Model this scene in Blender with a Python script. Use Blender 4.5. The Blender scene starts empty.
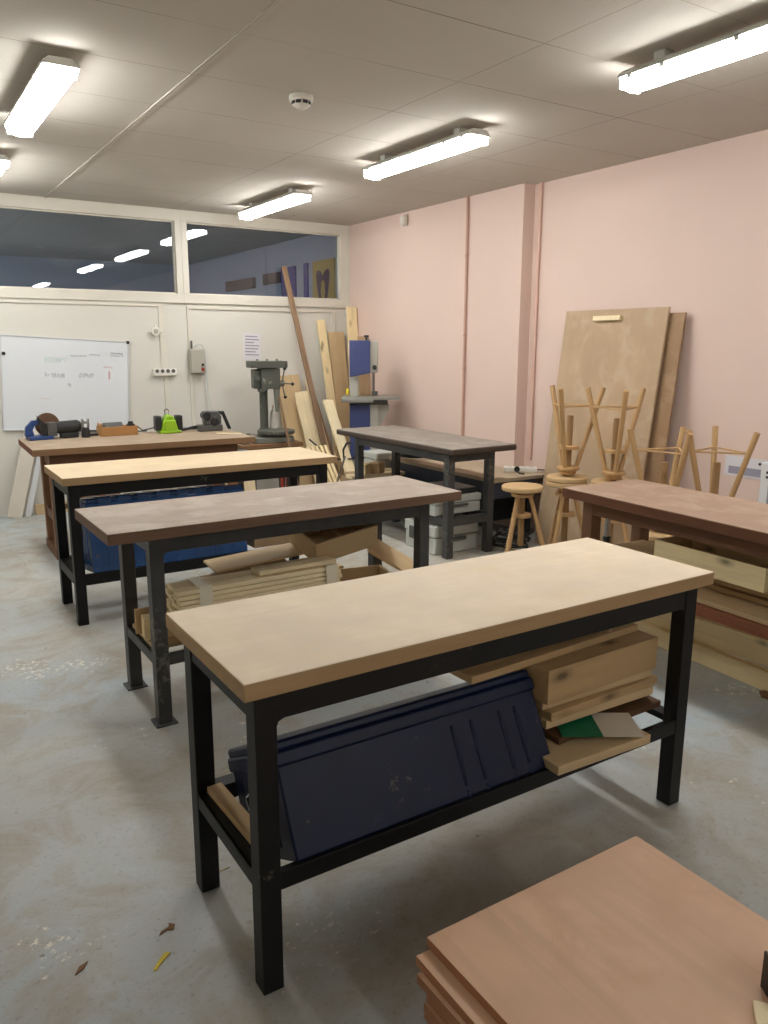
import bpy, bmesh, math, random
from mathutils import Vector, Matrix, Euler

random.seed(7)
sc = bpy.context.scene
COL = sc.collection
PI = math.pi


def R(d):
    return math.radians(d)


# ------------------------------------------------------------------ materials
def _new(name):
    m = bpy.data.materials.new(name)
    m.use_nodes = True
    nt = m.node_tree
    b = nt.nodes.get('Principled BSDF')
    return m, nt, b


def _ramp(nt, fac, stops):
    r = nt.nodes.new('ShaderNodeValToRGB')
    while len(r.color_ramp.elements) > 1:
        r.color_ramp.elements.remove(r.color_ramp.elements[0])
    r.color_ramp.elements[0].position = stops[0][0]
    r.color_ramp.elements[0].color = (*stops[0][1], 1)
    for p, c in stops[1:]:
        e = r.color_ramp.elements.new(p)
        e.color = (*c, 1)
    nt.links.new(fac, r.inputs['Fac'])
    return r.outputs['Color']


def _noise(nt, vec, scale, detail=4, rough=.55, dist=0.0):
    n = nt.nodes.new('ShaderNodeTexNoise')
    n.inputs['Scale'].default_value = scale
    n.inputs['Detail'].default_value = detail
    n.inputs['Roughness'].default_value = rough
    n.inputs['Distortion'].default_value = dist
    nt.links.new(vec, n.inputs['Vector'])
    return n.outputs['Fac']


def _mix(nt, fac, a, b, mode='MIX'):
    n = nt.nodes.new('ShaderNodeMix')
    n.data_type = 'RGBA'
    n.blend_type = mode
    if isinstance(fac, float):
        n.inputs[0].default_value = fac
    else:
        nt.links.new(fac, n.inputs[0])
    for i, v in ((6, a), (7, b)):
        if isinstance(v, tuple):
            n.inputs[i].default_value = (*v, 1)
        else:
            nt.links.new(v, n.inputs[i])
    return n.outputs[2]


def _coords(nt, scale=(1, 1, 1), rnd=True):
    tc = nt.nodes.new('ShaderNodeTexCoord')
    mp = nt.nodes.new('ShaderNodeMapping')
    mp.inputs['Scale'].default_value = scale
    nt.links.new(tc.outputs['Object'], mp.inputs['Vector'])
    if rnd:
        oi = nt.nodes.new('ShaderNodeObjectInfo')
        mu = nt.nodes.new('ShaderNodeMath')
        mu.operation = 'MULTIPLY'
        mu.inputs[1].default_value = 37.0
        nt.links.new(oi.outputs['Random'], mu.inputs[0])
        cb = nt.nodes.new('ShaderNodeCombineXYZ')
        for k in range(3):
            nt.links.new(mu.outputs[0], cb.inputs[k])
        nt.links.new(cb.outputs[0], mp.inputs['Location'])
    return mp.outputs['Vector']


def srgb(r, g, b):
    def f(c):
        c /= 255.
        return c / 12.92 if c <= .04045 else ((c + .055) / 1.055) ** 2.4
    return (f(r), f(g), f(b))


def dk(c, k):
    return tuple(x * k for x in c)


def wood(name, c, axis='x', contrast=.25, rough=.62, knots=False, blotch=None, grain=1.0, spec=.25):
    m, nt, b = _new(name)
    g = grain
    sc_ = {'x': (1.2 * g, 22 * g, 22 * g), 'y': (22 * g, 1.2 * g, 22 * g), 'z': (22 * g, 22 * g, 1.2 * g)}[axis]
    v = _coords(nt, sc_)
    n1 = _noise(nt, v, 1.6, 5, .6, .6)
    col = _ramp(nt, n1, [(.28, dk(c, 1 - contrast * 1.35)), (.42, dk(c, 1 - contrast * .5)), (.55, c), (.74, dk(c, 1 + contrast * .3))])
    v2 = _coords(nt, (2.2, 2.2, 2.2))
    n2 = _noise(nt, v2, 1.5, 3)
    col = _mix(nt, _ramp(nt, n2, [(.35, (0, 0, 0)), (.7, (1, 1, 1))]), col, dk(c, .86))
    if blotch:
        v3 = _coords(nt, (3, 3, 3))
        n3 = _noise(nt, v3, 1.7, 6, .65, .4)
        col = _mix(nt, _ramp(nt, n3, [(.5, (0, 0, 0)), (.66, (.75, .75, .75))]), col, blotch)
    if knots:
        sk = {'x': (3.2, 7, 7), 'y': (7, 3.2, 7), 'z': (7, 7, 3.2)}[axis]
        vk = _coords(nt, sk)
        vo = nt.nodes.new('ShaderNodeTexVoronoi')
        vo.inputs['Scale'].default_value = 1.25
        nt.links.new(vk, vo.inputs['Vector'])
        kf = _ramp(nt, vo.outputs['Distance'], [(.07, (1, 1, 1)), (.12, (.5, .5, .5)), (.24, (0, 0, 0))])
        col = _mix(nt, kf, col, dk(c, .33))
    nt.links.new(col, b.inputs['Base Color'])
    b.inputs['Roughness'].default_value = rough
    b.inputs['Specular IOR Level'].default_value = spec
    bp = nt.nodes.new('ShaderNodeBump')
    bp.inputs['Strength'].default_value = .12
    bp.inputs['Distance'].default_value = .002
    nt.links.new(n1, bp.inputs['Height'])
    nt.links.new(bp.outputs[0], b.inputs['Normal'])
    return m


def paint(name, c, rough=.5, var=.15, scale=3., wear=None, wear_amt=.62, metal=0., spec=.5, bump=.0):
    m, nt, b = _new(name)
    v = _coords(nt)
    n = _noise(nt, v, scale, 5, .6)
    col = _ramp(nt, n, [(.3, dk(c, 1 - var)), (.7, dk(c, 1 + var * .6))])
    if wear:
        w = _noise(nt, v, 26., 6, .7)
        w2 = _noise(nt, v, 3.1, 3)
        mu = nt.nodes.new('ShaderNodeMath')
        mu.operation = 'MULTIPLY'
        nt.links.new(w, mu.inputs[0])
        nt.links.new(w2, mu.inputs[1])
        mu2 = nt.nodes.new('ShaderNodeMath')
        mu2.operation = 'MULTIPLY'
        mu2.inputs[1].default_value = 2.
        nt.links.new(mu.outputs[0], mu2.inputs[0])
        col = _mix(nt, _ramp(nt, mu2.outputs[0], [(wear_amt, (0, 0, 0)), (wear_amt + .12, (.8, .8, .8))]), col, wear)
    nt.links.new(col, b.inputs['Base Color'])
    b.inputs['Roughness'].default_value = rough
    b.inputs['Metallic'].default_value = metal
    b.inputs['Specular IOR Level'].default_value = spec
    if bump:
        bp = nt.nodes.new('ShaderNodeBump')
        bp.inputs['Strength'].default_value = bump
        bp.inputs['Distance'].default_value = .003
        nn = _noise(nt, v, 14., 6, .7)
        nt.links.new(nn, bp.inputs['Height'])
        nt.links.new(bp.outputs[0], b.inputs['Normal'])
    return m


def emit(name, c, s):
    m, nt, b = _new(name)
    b.inputs['Base Color'].default_value = (*c, 1)
    b.inputs['Emission Color'].default_value = (*c, 1)
    b.inputs['Emission Strength'].default_value = s
    b.inputs['Roughness'].default_value = .35
    return m


def floor_mat():
    m, nt, b = _new('painted_concrete')
    v = _coords(nt, rnd=False)
    big = _noise(nt, v, .75, 4, .55, .5)
    base = _ramp(nt, big, [(.32, srgb(180, 177, 166)), (.5, srgb(176, 180, 178)), (.6, srgb(170, 181, 186)), (.74, srgb(184, 176, 160))])
    med = _noise(nt, v, 3.2, 7, .68, .8)
    base = _mix(nt, _ramp(nt, med, [(.46, (0, 0, 0)), (.62, (.8, .8, .8))]), base, srgb(164, 154, 138))
    base = _mix(nt, _ramp(nt, med, [(.28, (.5, .5, .5)), (.4, (0, 0, 0))]), base, srgb(190, 200, 208))
    sp = _noise(nt, v, 34., 7, .7, .15)
    mask = _noise(nt, v, 1.4, 3)
    mu = nt.nodes.new('ShaderNodeMath')
    mu.operation = 'MULTIPLY'
    nt.links.new(sp, mu.inputs[0])
    nt.links.new(mask, mu.inputs[1])
    base = _mix(nt, _ramp(nt, mu.outputs[0], [(.345, (0, 0, 0)), (.375, (.85, .85, .85))]), base, srgb(226, 222, 208))
    fine = _noise(nt, v, 55., 6, .7)
    base = _mix(nt, _ramp(nt, fine, [(.56, (0, 0, 0)), (.7, (.6, .6, .6))]), base, srgb(128, 119, 106))
    vo = nt.nodes.new('ShaderNodeTexVoronoi')
    vo.inputs['Scale'].default_value = 5.5
    nt.links.new(v, vo.inputs['Vector'])
    base = _mix(nt, _ramp(nt, vo.outputs['Distance'], [(.02, (.8, .8, .8)), (.05, (0, 0, 0))]), base, srgb(112, 104, 92))
    nt.links.new(base, b.inputs['Base Color'])
    b.inputs['Roughness'].default_value = .5
    rr = nt.nodes.new('ShaderNodeMapRange')
    rr.inputs['To Min'].default_value = .36
    rr.inputs['To Max'].default_value = .62
    nt.links.new(med, rr.inputs['Value'])
    nt.links.new(rr.outputs[0], b.inputs['Roughness'])
    b.inputs['Specular IOR Level'].default_value = .4
    bp = nt.nodes.new('ShaderNodeBump')
    bp.inputs['Strength'].default_value = .12
    bp.inputs['Distance'].default_value = .004
    nt.links.new(med, bp.inputs['Height'])
    nt.links.new(bp.outputs[0], b.inputs['Normal'])
    return m


def ceiling_mat():
    # mineral fibre tiles, 1.165 x 0.61 m, joints along x at 1.46 + k*1.165 and along y at 4.03 + k*0.61
    m, nt, b = _new('ceiling_tiles')
    tc = nt.nodes.new('ShaderNodeTexCoord')
    sx = nt.nodes.new('ShaderNodeSeparateXYZ')
    nt.links.new(tc.outputs['Object'], sx.inputs[0])

    def joint(out, off, per, w):
        a = nt.nodes.new('ShaderNodeMath'); a.operation = 'SUBTRACT'; a.inputs[1].default_value = off - per * 20
        nt.links.new(out, a.inputs[0])
        d = nt.nodes.new('ShaderNodeMath'); d.operation = 'MODULO'; d.inputs[1].default_value = per
        nt.links.new(a.outputs[0], d.inputs[0])
        lt = nt.nodes.new('ShaderNodeMath'); lt.operation = 'LESS_THAN'; lt.inputs[1].default_value = w
        nt.links.new(d.outputs[0], lt.inputs[0])
        return lt.outputs[0]
    jx = joint(sx.outputs[0], 2.615, 1.165, .005)
    jy = joint(sx.outputs[1], 4.03, .61, .006)
    mx = nt.nodes.new('ShaderNodeMath'); mx.operation = 'MAXIMUM'
    nt.links.new(jx, mx.inputs[0]); nt.links.new(jy, mx.inputs[1])
    v = _coords(nt, rnd=False)
    n = _noise(nt, v, .9, 4)
    base = _ramp(nt, n, [(.3, srgb(190, 184, 174)), (.7, srgb(199, 193, 184))])
    fine = _noise(nt, v, 120., 3)
    base = _mix(nt, _ramp(nt, fine, [(.35, (.35, .35, .35)), (.5, (0, 0, 0))]), base, srgb(184, 177, 166))
    jn = _noise(nt, v, 1.3, 2)
    jf = nt.nodes.new('ShaderNodeMath'); jf.operation = 'MULTIPLY'
    jm = nt.nodes.new('ShaderNodeMapRange'); jm.inputs['From Min'].default_value = .35; jm.inputs['From Max'].default_value = .65
    jm.inputs['To Min'].default_value = .25; jm.inputs['To Max'].default_value = .95
    nt.links.new(jn, jm.inputs['Value'])
    nt.links.new(mx.outputs[0], jf.inputs[0]); nt.links.new(jm.outputs[0], jf.inputs[1])
    base = _mix(nt, jf.outputs[0], base, srgb(120, 108, 94))
    nt.links.new(base, b.inputs['Base Color'])
    b.inputs['Roughness'].default_value = .9
    b.inputs['Specular IOR Level'].default_value = .15
    return m


def wall_mat(name, c, marks=True):
    m, nt, b = _new(name)
    v = _coords(nt, rnd=False)
    n = _noise(nt, v, 1.1, 5)
    col = _ramp(nt, n, [(.3, dk(c, .97)), (.7, dk(c, 1.02))])
    if marks:
        w = _noise(nt, v, 7., 7, .7, .6)
        col = _mix(nt, _ramp(nt, w, [(.69, (0, 0, 0)), (.78, (.4, .4, .4))]), col, dk(c, .7))
    nt.links.new(col, b.inputs['Base Color'])
    b.inputs['Roughness'].default_value = .6
    b.inputs['Specular IOR Level'].default_value = .3
    bp = nt.nodes.new('ShaderNodeBump')
    bp.inputs['Strength'].default_value = .05
    bp.inputs['Distance'].default_value = .004
    nn = _noise(nt, v, 40., 4)
    nt.links.new(nn, bp.inputs['Height'])
    nt.links.new(bp.outputs[0], b.inputs['Normal'])
    return m


def glass_mat():
    m, nt, b = _new('window_glass')
    nt.nodes.remove(b)
    out = nt.nodes['Material Output']
    tr = nt.nodes.new('ShaderNodeBsdfTransparent')
    tr.inputs[0].default_value = (.86, .9, .93, 1)
    gl = nt.nodes.new('ShaderNodeBsdfGlossy')
    gl.inputs['Roughness'].default_value = .0
    fr = nt.nodes.new('ShaderNodeFresnel')
    fr.inputs['IOR'].default_value = 1.5
    mu = nt.nodes.new('ShaderNodeMath'); mu.operation = 'MULTIPLY'; mu.inputs[1].default_value = 1.6
    nt.links.new(fr.outputs[0], mu.inputs[0])
    mx = nt.nodes.new('ShaderNodeMixShader')
    nt.links.new(mu.outputs[0], mx.inputs[0])
    nt.links.new(tr.outputs[0], mx.inputs[1])
    nt.links.new(gl.outputs[0], mx.inputs[2])
    nt.links.new(mx.outputs[0], out.inputs['Surface'])
    return m


M = {}
M['floor'] = floor_mat()
M['ceiling'] = ceiling_mat()
M['pink'] = wall_mat('pink_paint', srgb(221, 197, 185))
M['white_wall'] = wall_mat('cream_paint', srgb(214, 211, 202))
M['dim_wall'] = wall_mat('neighbour_paint', srgb(196, 200, 210), False)
M['frame'] = paint('frame_paint', srgb(216, 211, 198), .42, .04)
M['glass'] = glass_mat()
M['lens'] = emit('lamp_lens', (.985, .985, .965), 45.0)
M['housing'] = paint('lamp_housing', srgb(205, 203, 196), .45, .05)
M['clip'] = paint('clear_clip', srgb(235, 236, 230), .25, .03)
M['beech'] = wood('pale_beech', srgb(252, 234, 208), 'x', .06, .55, blotch=srgb(242, 222, 190), spec=.3)
M['beech_far'] = wood('yellowish_beech', srgb(220, 198, 164), 'x', .06, .55, blotch=srgb(210, 187, 151), spec=.3)
M['beech_edge'] = wood('beech_edge', srgb(176, 146, 108), 'x', .16, .6)
M['grey_top'] = wood('worn_grey_top', srgb(176, 160, 145), 'x', .14, .6, blotch=srgb(190, 180, 168), spec=.3)
M['grey_edge'] = wood('worn_grey_edge', srgb(120, 94, 76), 'x', .3, .6)
M['steel_top'] = wood('dusty_dark_top', srgb(146, 137, 128), 'x', .14, .6, blotch=srgb(164, 156, 146), spec=.3)
M['steel_edge'] = wood('dark_top_edge', srgb(84, 72, 64), 'x', .3, .6)
M['brown_top'] = wood('reddish_brown_top', srgb(168, 140, 120), 'x', .15, .45, blotch=srgb(182, 159, 141), spec=.35)
M['brown_edge'] = wood('reddish_brown_edge', srgb(124, 84, 62), 'x', .25, .5)
M['brown_frame'] = wood('brown_frame', srgb(118, 82, 60), 'x', .25, .55)
M['brown_leg'] = wood('brown_leg', srgb(134, 98, 72), 'z', .25, .55)
M['oak_top'] = wood('old_oak_top', srgb(164, 144, 122), 'x', .12, .6, blotch=srgb(178, 160, 138))
M['oak_edge'] = wood('old_oak_edge', srgb(136, 104, 74), 'x', .25, .6)
M['oak_red'] = wood('red_end_grain', srgb(128, 68, 46), 'y', .25, .6)
M['black'] = paint('black_paint', srgb(20, 20, 21), .5, .25, 4., srgb(96, 92, 84), .8, spec=.3)
M['grey_steel'] = paint('grey_black_steel', srgb(66, 66, 66), .5, .3, 4., srgb(112, 108, 102), .66)
M['blue'] = paint('blue_enamel', srgb(13, 27, 58), .42, .3, 3.5, srgb(128, 118, 104), .78, spec=.3)
M['blue_bright'] = paint('bright_blue_enamel', srgb(40, 78, 130), .22, .25, 3.5, srgb(96, 90, 84), .8, spec=.6)
M['pine'] = wood('pine', srgb(250, 228, 180), 'x', .16, .6, knots=True)
M['pine_pale'] = wood('pale_pine', srgb(248, 230, 190), 'x', .13, .62)
M['ply'] = wood('plywood', srgb(208, 182, 142), 'x', .14, .62)
M['ply_old'] = wood('old_plywood', srgb(184, 158, 124), 'x', .18, .65, blotch=srgb(150, 124, 92))
M['timber'] = wood('old_timber', srgb(192, 162, 120), 'x', .25, .68, knots=True)
M['dark_wood'] = wood('dark_wood', srgb(96, 70, 50), 'x', .3, .6)
M['red_wood'] = wood('red_brown_board', srgb(142, 88, 62), 'x', .2, .55)
M['batten'] = wood('brown_batten', srgb(150, 122, 96), 'x', .3, .65)
M['panel_ply'] = wood('panel_plywood', srgb(186, 160, 130), 'x', .07, .55, blotch=srgb(194, 172, 146), grain=.35)
M['panel_dark'] = wood('panel_dark', srgb(158, 128, 98), 'x', .12, .55, blotch=srgb(178, 150, 120), grain=.5)
M['stool'] = wood('stool_beech', srgb(198, 160, 112), 'z', .12, .5, spec=.35)
M['stool_seat'] = wood('stool_seat_beech', srgb(204, 172, 126), 'x', .1, .5, spec=.35)
M['stool_screw'] = wood('stool_screw', srgb(160, 126, 86), 'z', .2, .6)
M['okoume'] = wood('okoume_board', srgb(232, 192, 160), 'y', .13, .5, blotch=srgb(218, 176, 142), grain=.6, spec=.3)
M['okoume_edge'] = wood('okoume_edge', srgb(176, 124, 92), 'y', .3, .6)
M['card'] = paint('white_card', srgb(212, 204, 190), .8, .05)
M['green'] = paint('green_print', srgb(14, 112, 76), .6, .08)
M['cardboard'] = paint('cardboard', srgb(182, 146, 102), .8, .08)
M['tape'] = paint('clear_tape', srgb(232, 224, 200), .25, .03)
M['board_white'] = paint('whiteboard_enamel', srgb(222, 226, 230), .16, .02, spec=.6)
M['alu'] = paint('aluminium', srgb(204, 206, 208), .4, .04)
M['ink_black'] = paint('black_marker', srgb(168, 170, 180), .6, .1)
M['ink_green'] = paint('green_marker', srgb(190, 224, 215), .6, .1)
M['ink_red'] = paint('red_marker', srgb(228, 190, 194), .6, .1)
M['plastic_white'] = paint('white_plastic', srgb(226, 222, 212), .4, .03)
M['plastic_black'] = paint('black_plastic', srgb(34, 35, 36), .45, .2)
M['plastic_grey'] = paint('grey_plastic', srgb(196, 200, 195), .5, .05)
M['beige_box'] = paint('beige_enamel', srgb(172, 168, 156), .45, .05)
M['chrome'] = paint('chrome', srgb(190, 192, 194), .22, .05, metal=.9)
M['paper'] = paint('paper', srgb(216, 212, 216), .85, .03)
M['print'] = paint('grey_print', srgb(150, 148, 164), .85, .05)
M['lime'] = paint('lime_plastic', srgb(140, 184, 30), .4, .08)
M['tool_blue'] = paint('tool_blue', srgb(38, 70, 128), .4, .1)
M['tool_grey'] = paint('tool_grey', srgb(84, 84, 82), .4, .15)
M['rust'] = paint('brown_disc', srgb(110, 80, 56), .55, .15)
M['tool_box_wood'] = wood('tool_box_wood', srgb(182, 134, 84), 'x', .18, .55)
M['drill_green'] = paint('grey_green_enamel', srgb(84, 86, 78), .45, .15, 4., srgb(150, 150, 138), .7)
M['drill_light'] = paint('worn_cast_iron', srgb(128, 130, 120), .4, .15, metal=.3)
M['saw_blue'] = paint('saw_blue', srgb(66, 76, 124), .45, .12, 4., srgb(170, 172, 186), .76)
M['saw_grey'] = paint('saw_grey', srgb(178, 176, 166), .45, .06)
M['cast'] = paint('machined_iron', srgb(158, 158, 152), .3, .08, metal=.5)
M['yellow'] = paint('yellow_plastic', srgb(226, 200, 40), .4, .05)
M['cabinet'] = paint('blue_grey_cabinet', srgb(66, 76, 84), .5, .12)
M['bench_blue'] = paint('blue_grey_machine', srgb(58, 66, 84), .5, .2, 4., srgb(100, 100, 100), .72)
M['bench_beige'] = paint('dusty_beige_board', srgb(186, 168, 142), .7, .1)
M['red'] = paint('red_paint', srgb(150, 48, 34), .5, .15)
M['pipe_pink'] = paint('pink_pipe', srgb(222, 186, 170), .5, .05)
M['pipe_dark'] = paint('worn_pink_pipe', srgb(196, 156, 138), .5, .1)
M['heater'] = paint('white_enamel', srgb(226, 228, 228), .35, .03)
M['heater_grille'] = paint('grey_grille', srgb(140, 146, 150), .45, .08)
M['pic_yellow'] = paint('ochre_picture', srgb(226, 188, 84), .7, .1)
M['pic_purple'] = paint('plum_shape', srgb(84, 40, 70), .7, .1)
M['pic_blue'] = paint('blue_board', srgb(44, 60, 150), .6, .1)
M['pic_brown'] = paint('brown_board', srgb(120, 100, 88), .6, .1)
M['leaf'] = paint('dry_leaf', srgb(128, 92, 60), .8, .2)
M['yellow_chip'] = paint('yellow_chip', srgb(222, 200, 70), .7, .1)
M['dust'] = paint('sawdust', srgb(206, 190, 156), .9, .1)


# ------------------------------------------------------------------ mesh building
class MB:
    def __init__(s):
        s.bm = bmesh.new()
        s.mats = []
        s.cur = 0

    def use(s, m):
        if m not in s.mats:
            s.mats.append(m)
        s.cur = s.mats.index(m)
        return s

    def _fin(s, verts, T):
        if T is not None:
            bmesh.ops.transform(s.bm, matrix=T, verts=verts)
        fs = set()
        for v in verts:
            for f in v.link_faces:
                fs.add(f)
        for f in fs:
            f.material_index = s.cur
        return verts

    def box(s, x0, x1, y0, y1, z0, z1, T=None):
        vs = bmesh.ops.create_cube(s.bm, size=1)['verts']
        for v in vs:
            v.co = Vector(((x0 + x1) / 2 + v.co.x * (x1 - x0), (y0 + y1) / 2 + v.co.y * (y1 - y0), (z0 + z1) / 2 + v.co.z * (z1 - z0)))
        s._fin(vs, T)
        return s

    def cyl(s, p0, p1, r0, r1=None, n=16):
        r1 = r0 if r1 is None else r1
        p0 = Vector(p0); p1 = Vector(p1)
        d = p1 - p0
        vs = bmesh.ops.create_cone(s.bm, cap_ends=True, segments=n, radius1=r0, radius2=r1, depth=d.length)['verts']
        q = Vector((0, 0, 1)).rotation_difference(d.normalized()).to_matrix().to_4x4()
        s._fin(vs, Matrix.Translation((p0 + p1) / 2) @ q)
        return s

    def lathe(s, prof, n=28, T=None):
        rings = []
        for r, z in prof:
            rings.append([s.bm.verts.new((max(r, 1e-4) * math.cos(2 * PI * k / n), max(r, 1e-4) * math.sin(2 * PI * k / n), z)) for k in range(n)])
        for a, b in zip(rings, rings[1:]):
            for k in range(n):
                s.bm.faces.new((a[k], a[(k + 1) % n], b[(k + 1) % n], b[k]))
        s.bm.faces.new(list(reversed(rings[0])))
        s.bm.faces.new(rings[-1])
        s._fin([v for r in rings for v in r], T)
        return s

    def prism(s, pts, h0, h1, T=None):
        """polygon pts in local xy, extruded in z from h0 to h1"""
        a = [s.bm.verts.new((p[0], p[1], h0)) for p in pts]
        b = [s.bm.verts.new((p[0], p[1], h1)) for p in pts]
        n = len(pts)
        s.bm.faces.new(list(reversed(a)))
        s.bm.faces.new(b)
        for k in range(n):
            s.bm.faces.new((a[k], a[(k + 1) % n], b[(k + 1) % n], b[k]))
        s._fin(a + b, T)
        return s

    def tube(s, pts, r, n=8):
        pts = [Vector(p) for p in pts]
        rings = []
        up = Vector((0.013, .02, 1)).normalized()
        for i, p in enumerate(pts):
            t = (pts[min(i + 1, len(pts) - 1)] - pts[max(i - 1, 0)]).normalized()
            u = t.cross(up)
            if u.length < .05:
                u = t.cross(Vector((1, 0, 0)))
            u.normalize()
            w = t.cross(u).normalized()
            rings.append([s.bm.verts.new(p + (u * math.cos(2 * PI * k / n) + w * math.sin(2 * PI * k / n)) * r) for k in range(n)])
        for a, b in zip(rings, rings[1:]):
            for k in range(n):
                s.bm.faces.new((a[k], a[(k + 1) % n], b[(k + 1) % n], b[k]))
        s.bm.faces.new(list(reversed(rings[0])))
        s.bm.faces.new(rings[-1])
        s._fin([v for r in rings for v in r], None)
        return s

    def sphere(s, c, r, sx=1, sy=1, sz=1, n=16):
        vs = bmesh.ops.create_uvsphere(s.bm, u_segments=n, v_segments=n // 2 + 2, radius=r)['verts']
        s._fin(vs, Matrix.Translation(c) @ Matrix.Diagonal((sx, sy, sz, 1)))
        return s

    def build(s, name, mat=None, parent=None, bevel=.003, smooth=True, loc=None, rot=None):
        bmesh.ops.recalc_face_normals(s.bm, faces=s.bm.faces[:])
        me = bpy.data.meshes.new(name)
        if smooth:
            for f in s.bm.faces:
                f.smooth = True
            for e in s.bm.edges:
                if len(e.link_faces) == 2 and e.calc_face_angle(0) > R(35):
                    e.smooth = False
        s.bm.to_mesh(me)
        s.bm.free()
        if mat is not None and not s.mats:
            me.materials.append(M[mat])
        for k in s.mats:
            me.materials.append(M[k])
        o = bpy.data.objects.new(name, me)
        COL.objects.link(o)
        if parent is not None:
            o.parent = parent
        if loc is not None:
            o.location = loc
        if rot is not None:
            o.rotation_euler = rot
        if bevel:
            md = o.modifiers.new('bevel', 'BEVEL')
            md.width = bevel
            md.segments = 2
            md.limit_method = 'ANGLE'
            md.angle_limit = R(40)
        return o


def tag(o, label, cat, group=None):
    o['label'] = label
    o['category'] = cat
    if group:
        o['group'] = group
    return o


def thing(name, label, cat, loc=(0, 0, 0), rot=(0, 0, 0), group=None):
    o = bpy.data.objects.new(name, None)
    o.empty_display_size = .1
    COL.objects.link(o)
    o.location = loc
    o.rotation_euler = rot
    return tag(o, label, cat, group)


def struct(o):
    o['kind'] = 'structure'
    return o


def plabel(o, t):
    o['label'] = t
    return o


def dup(root, loc, rot, label, group=None):
    r = root.copy()
    COL.objects.link(r)
    r.location = loc
    r.rotation_euler = rot
    r['label'] = label
    if group:
        r['group'] = group
    for ch in list(root.children):
        c = ch.copy()
        COL.objects.link(c)
        c.parent = r
        for g in list(ch.children):
            d = g.copy()
            COL.objects.link(d)
            d.parent = c
    return r


def frame_from(p0, p1, wdir):
    """matrix: local x along p0->p1, local y close to wdir, origin at p0"""
    p0 = Vector(p0)
    x = (Vector(p1) - p0).normalized()
    y = Vector(wdir)
    y = (y - x * y.dot(x)).normalized()
    z = x.cross(y)
    m = Matrix((x, y, z)).transposed().to_4x4()
    m.translation = p0
    return m


def board(label, size, loc, rot=(0, 0, 0), mat='ply', name='plank', cat='plank', group=None, bevel=.0025):
    """one loose board, long axis on local x, origin at the middle of its underside"""
    L, W, T = size
    b = MB()
    b.box(-L / 2, L / 2, -W / 2, W / 2, 0, T)
    o = b.build(name, mat, bevel=bevel, loc=loc, rot=rot)
    return tag(o, label, cat, group)


def leaning(label, p0, p1, wdir, W, T, mat, name='plank', cat='plank', group=None, taper=0, notch=0):
    """board standing on p0 and leaning to p1 (middle of its back face), wdir = width direction"""
    m = frame_from(p0, p1, wdir)
    L = (Vector(p1) - Vector(p0)).length
    b = MB()
    pts = [(0, -W / 2), (L, -W / 2 + taper), (L - notch, W / 2), (0, W / 2)]
    b.prism(pts, 0, T)
    o = b.build(name, mat, bevel=.002)
    o.matrix_world = m
    return tag(o, label, cat, group)


# ------------------------------------------------------------------ the room
XR, XR2, YB, ZC = 4.62, 4.74, 8.0, 2.885
XL, YF, YSTEP = -1.2, -4.6, 5.13

b = MB(); b.box(XL - .2, XR2 + .2, YF - .2, YB + 5.6, -.12, 0)
struct(b.build('floor', 'floor', bevel=0))
b = MB(); b.box(XL - .2, XR2 + .2, YF - .2, YB + 5.6, ZC, ZC + .1)
struct(b.build('ceiling', 'ceiling', bevel=0))
b = MB()
b.box(XR, XR + .32, YSTEP, YB, 0, ZC)
b.box(XR2, XR2 + .2, YF, YSTEP + .01, 0, ZC)
struct(b.build('wall_right', 'pink', bevel=0))
b = MB(); b.box(XL - .2, XL, YF, YB, 0, ZC)
struct(b.build('wall_left', 'white_wall', bevel=0))
b = MB(); b.box(XL - .2, XR2 + .2, YF - .2, YF, 0, ZC)
struct(b.build('wall_front', 'white_wall', bevel=0))
b = MB(); b.box(XL, XR, YB, YB + .1, 0, 1.995)
struct(b.build('wall_back', 'white_wall', bevel=0))
# cover strip of the ceiling grid
b = MB(); b.box(1.447, 1.473, YF, YB - .01, ZC - .006, ZC)
struct(b.build('trim_1', 'ceiling', bevel=.001))


def window(n, x0, x1, mull_l, mull_r):
    fr = MB()
    z0, z1 = 2.086, 2.778
    fr.box(x0 - mull_l, x1 + mull_r, YB - .025, YB + .09, z1, ZC)
    fr.box(x0 - mull_l, x1 + mull_r, YB - .025, YB + .09, 1.995, z0)
    fr.box(x0 - mull_l, x0, YB - .025, YB + .09, z0, z1)
    fr.box(x1, x1 + mull_r, YB - .025, YB + .09, z0, z1)
    for (a, c, d, e) in ((x0, x1, z0, z0 + .012), (x0, x1, z1 - .012, z1), (x0, x0 + .012, z0, z1), (x1 - .012, x1, z0, z1)):
        fr.box(a, c, YB + .015, YB + .03, d, e)
    o = struct(fr.build('window_%d' % n, 'frame', bevel=.003))
    g = MB(); g.box(x0, x1, YB + .032, YB + .036, z0, z1)
    g.build('window_pane', 'glass', o, bevel=0, smooth=False)
    return o


window(1, -1.1, 2.63, .1, .062)
window(2, 2.755, 4.498, .063, .122)


def tr(n, x0, x1, z0, z1, d=.018, y=YB, mat='frame'):
    t = MB(); t.box(x0, x1, y - d, y, z0, z1)
    struct(t.build('trim_%d' % n, mat, bevel=.002))


tr(2, XL, 2.44, 1.955, 1.995, .012)
tr(3, 2.45, 2.495, 0, 1.995, .012)
tr(4, 2.72, 2.752, 0, 1.94, .014)
tr(5, 2.72, 4.40, 1.94, 1.975, .016)
tr(6, 4.40, 4.44, .0, 1.975, .014)
tr(7, 4.575, 4.62, 0, ZC, .03)

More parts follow.
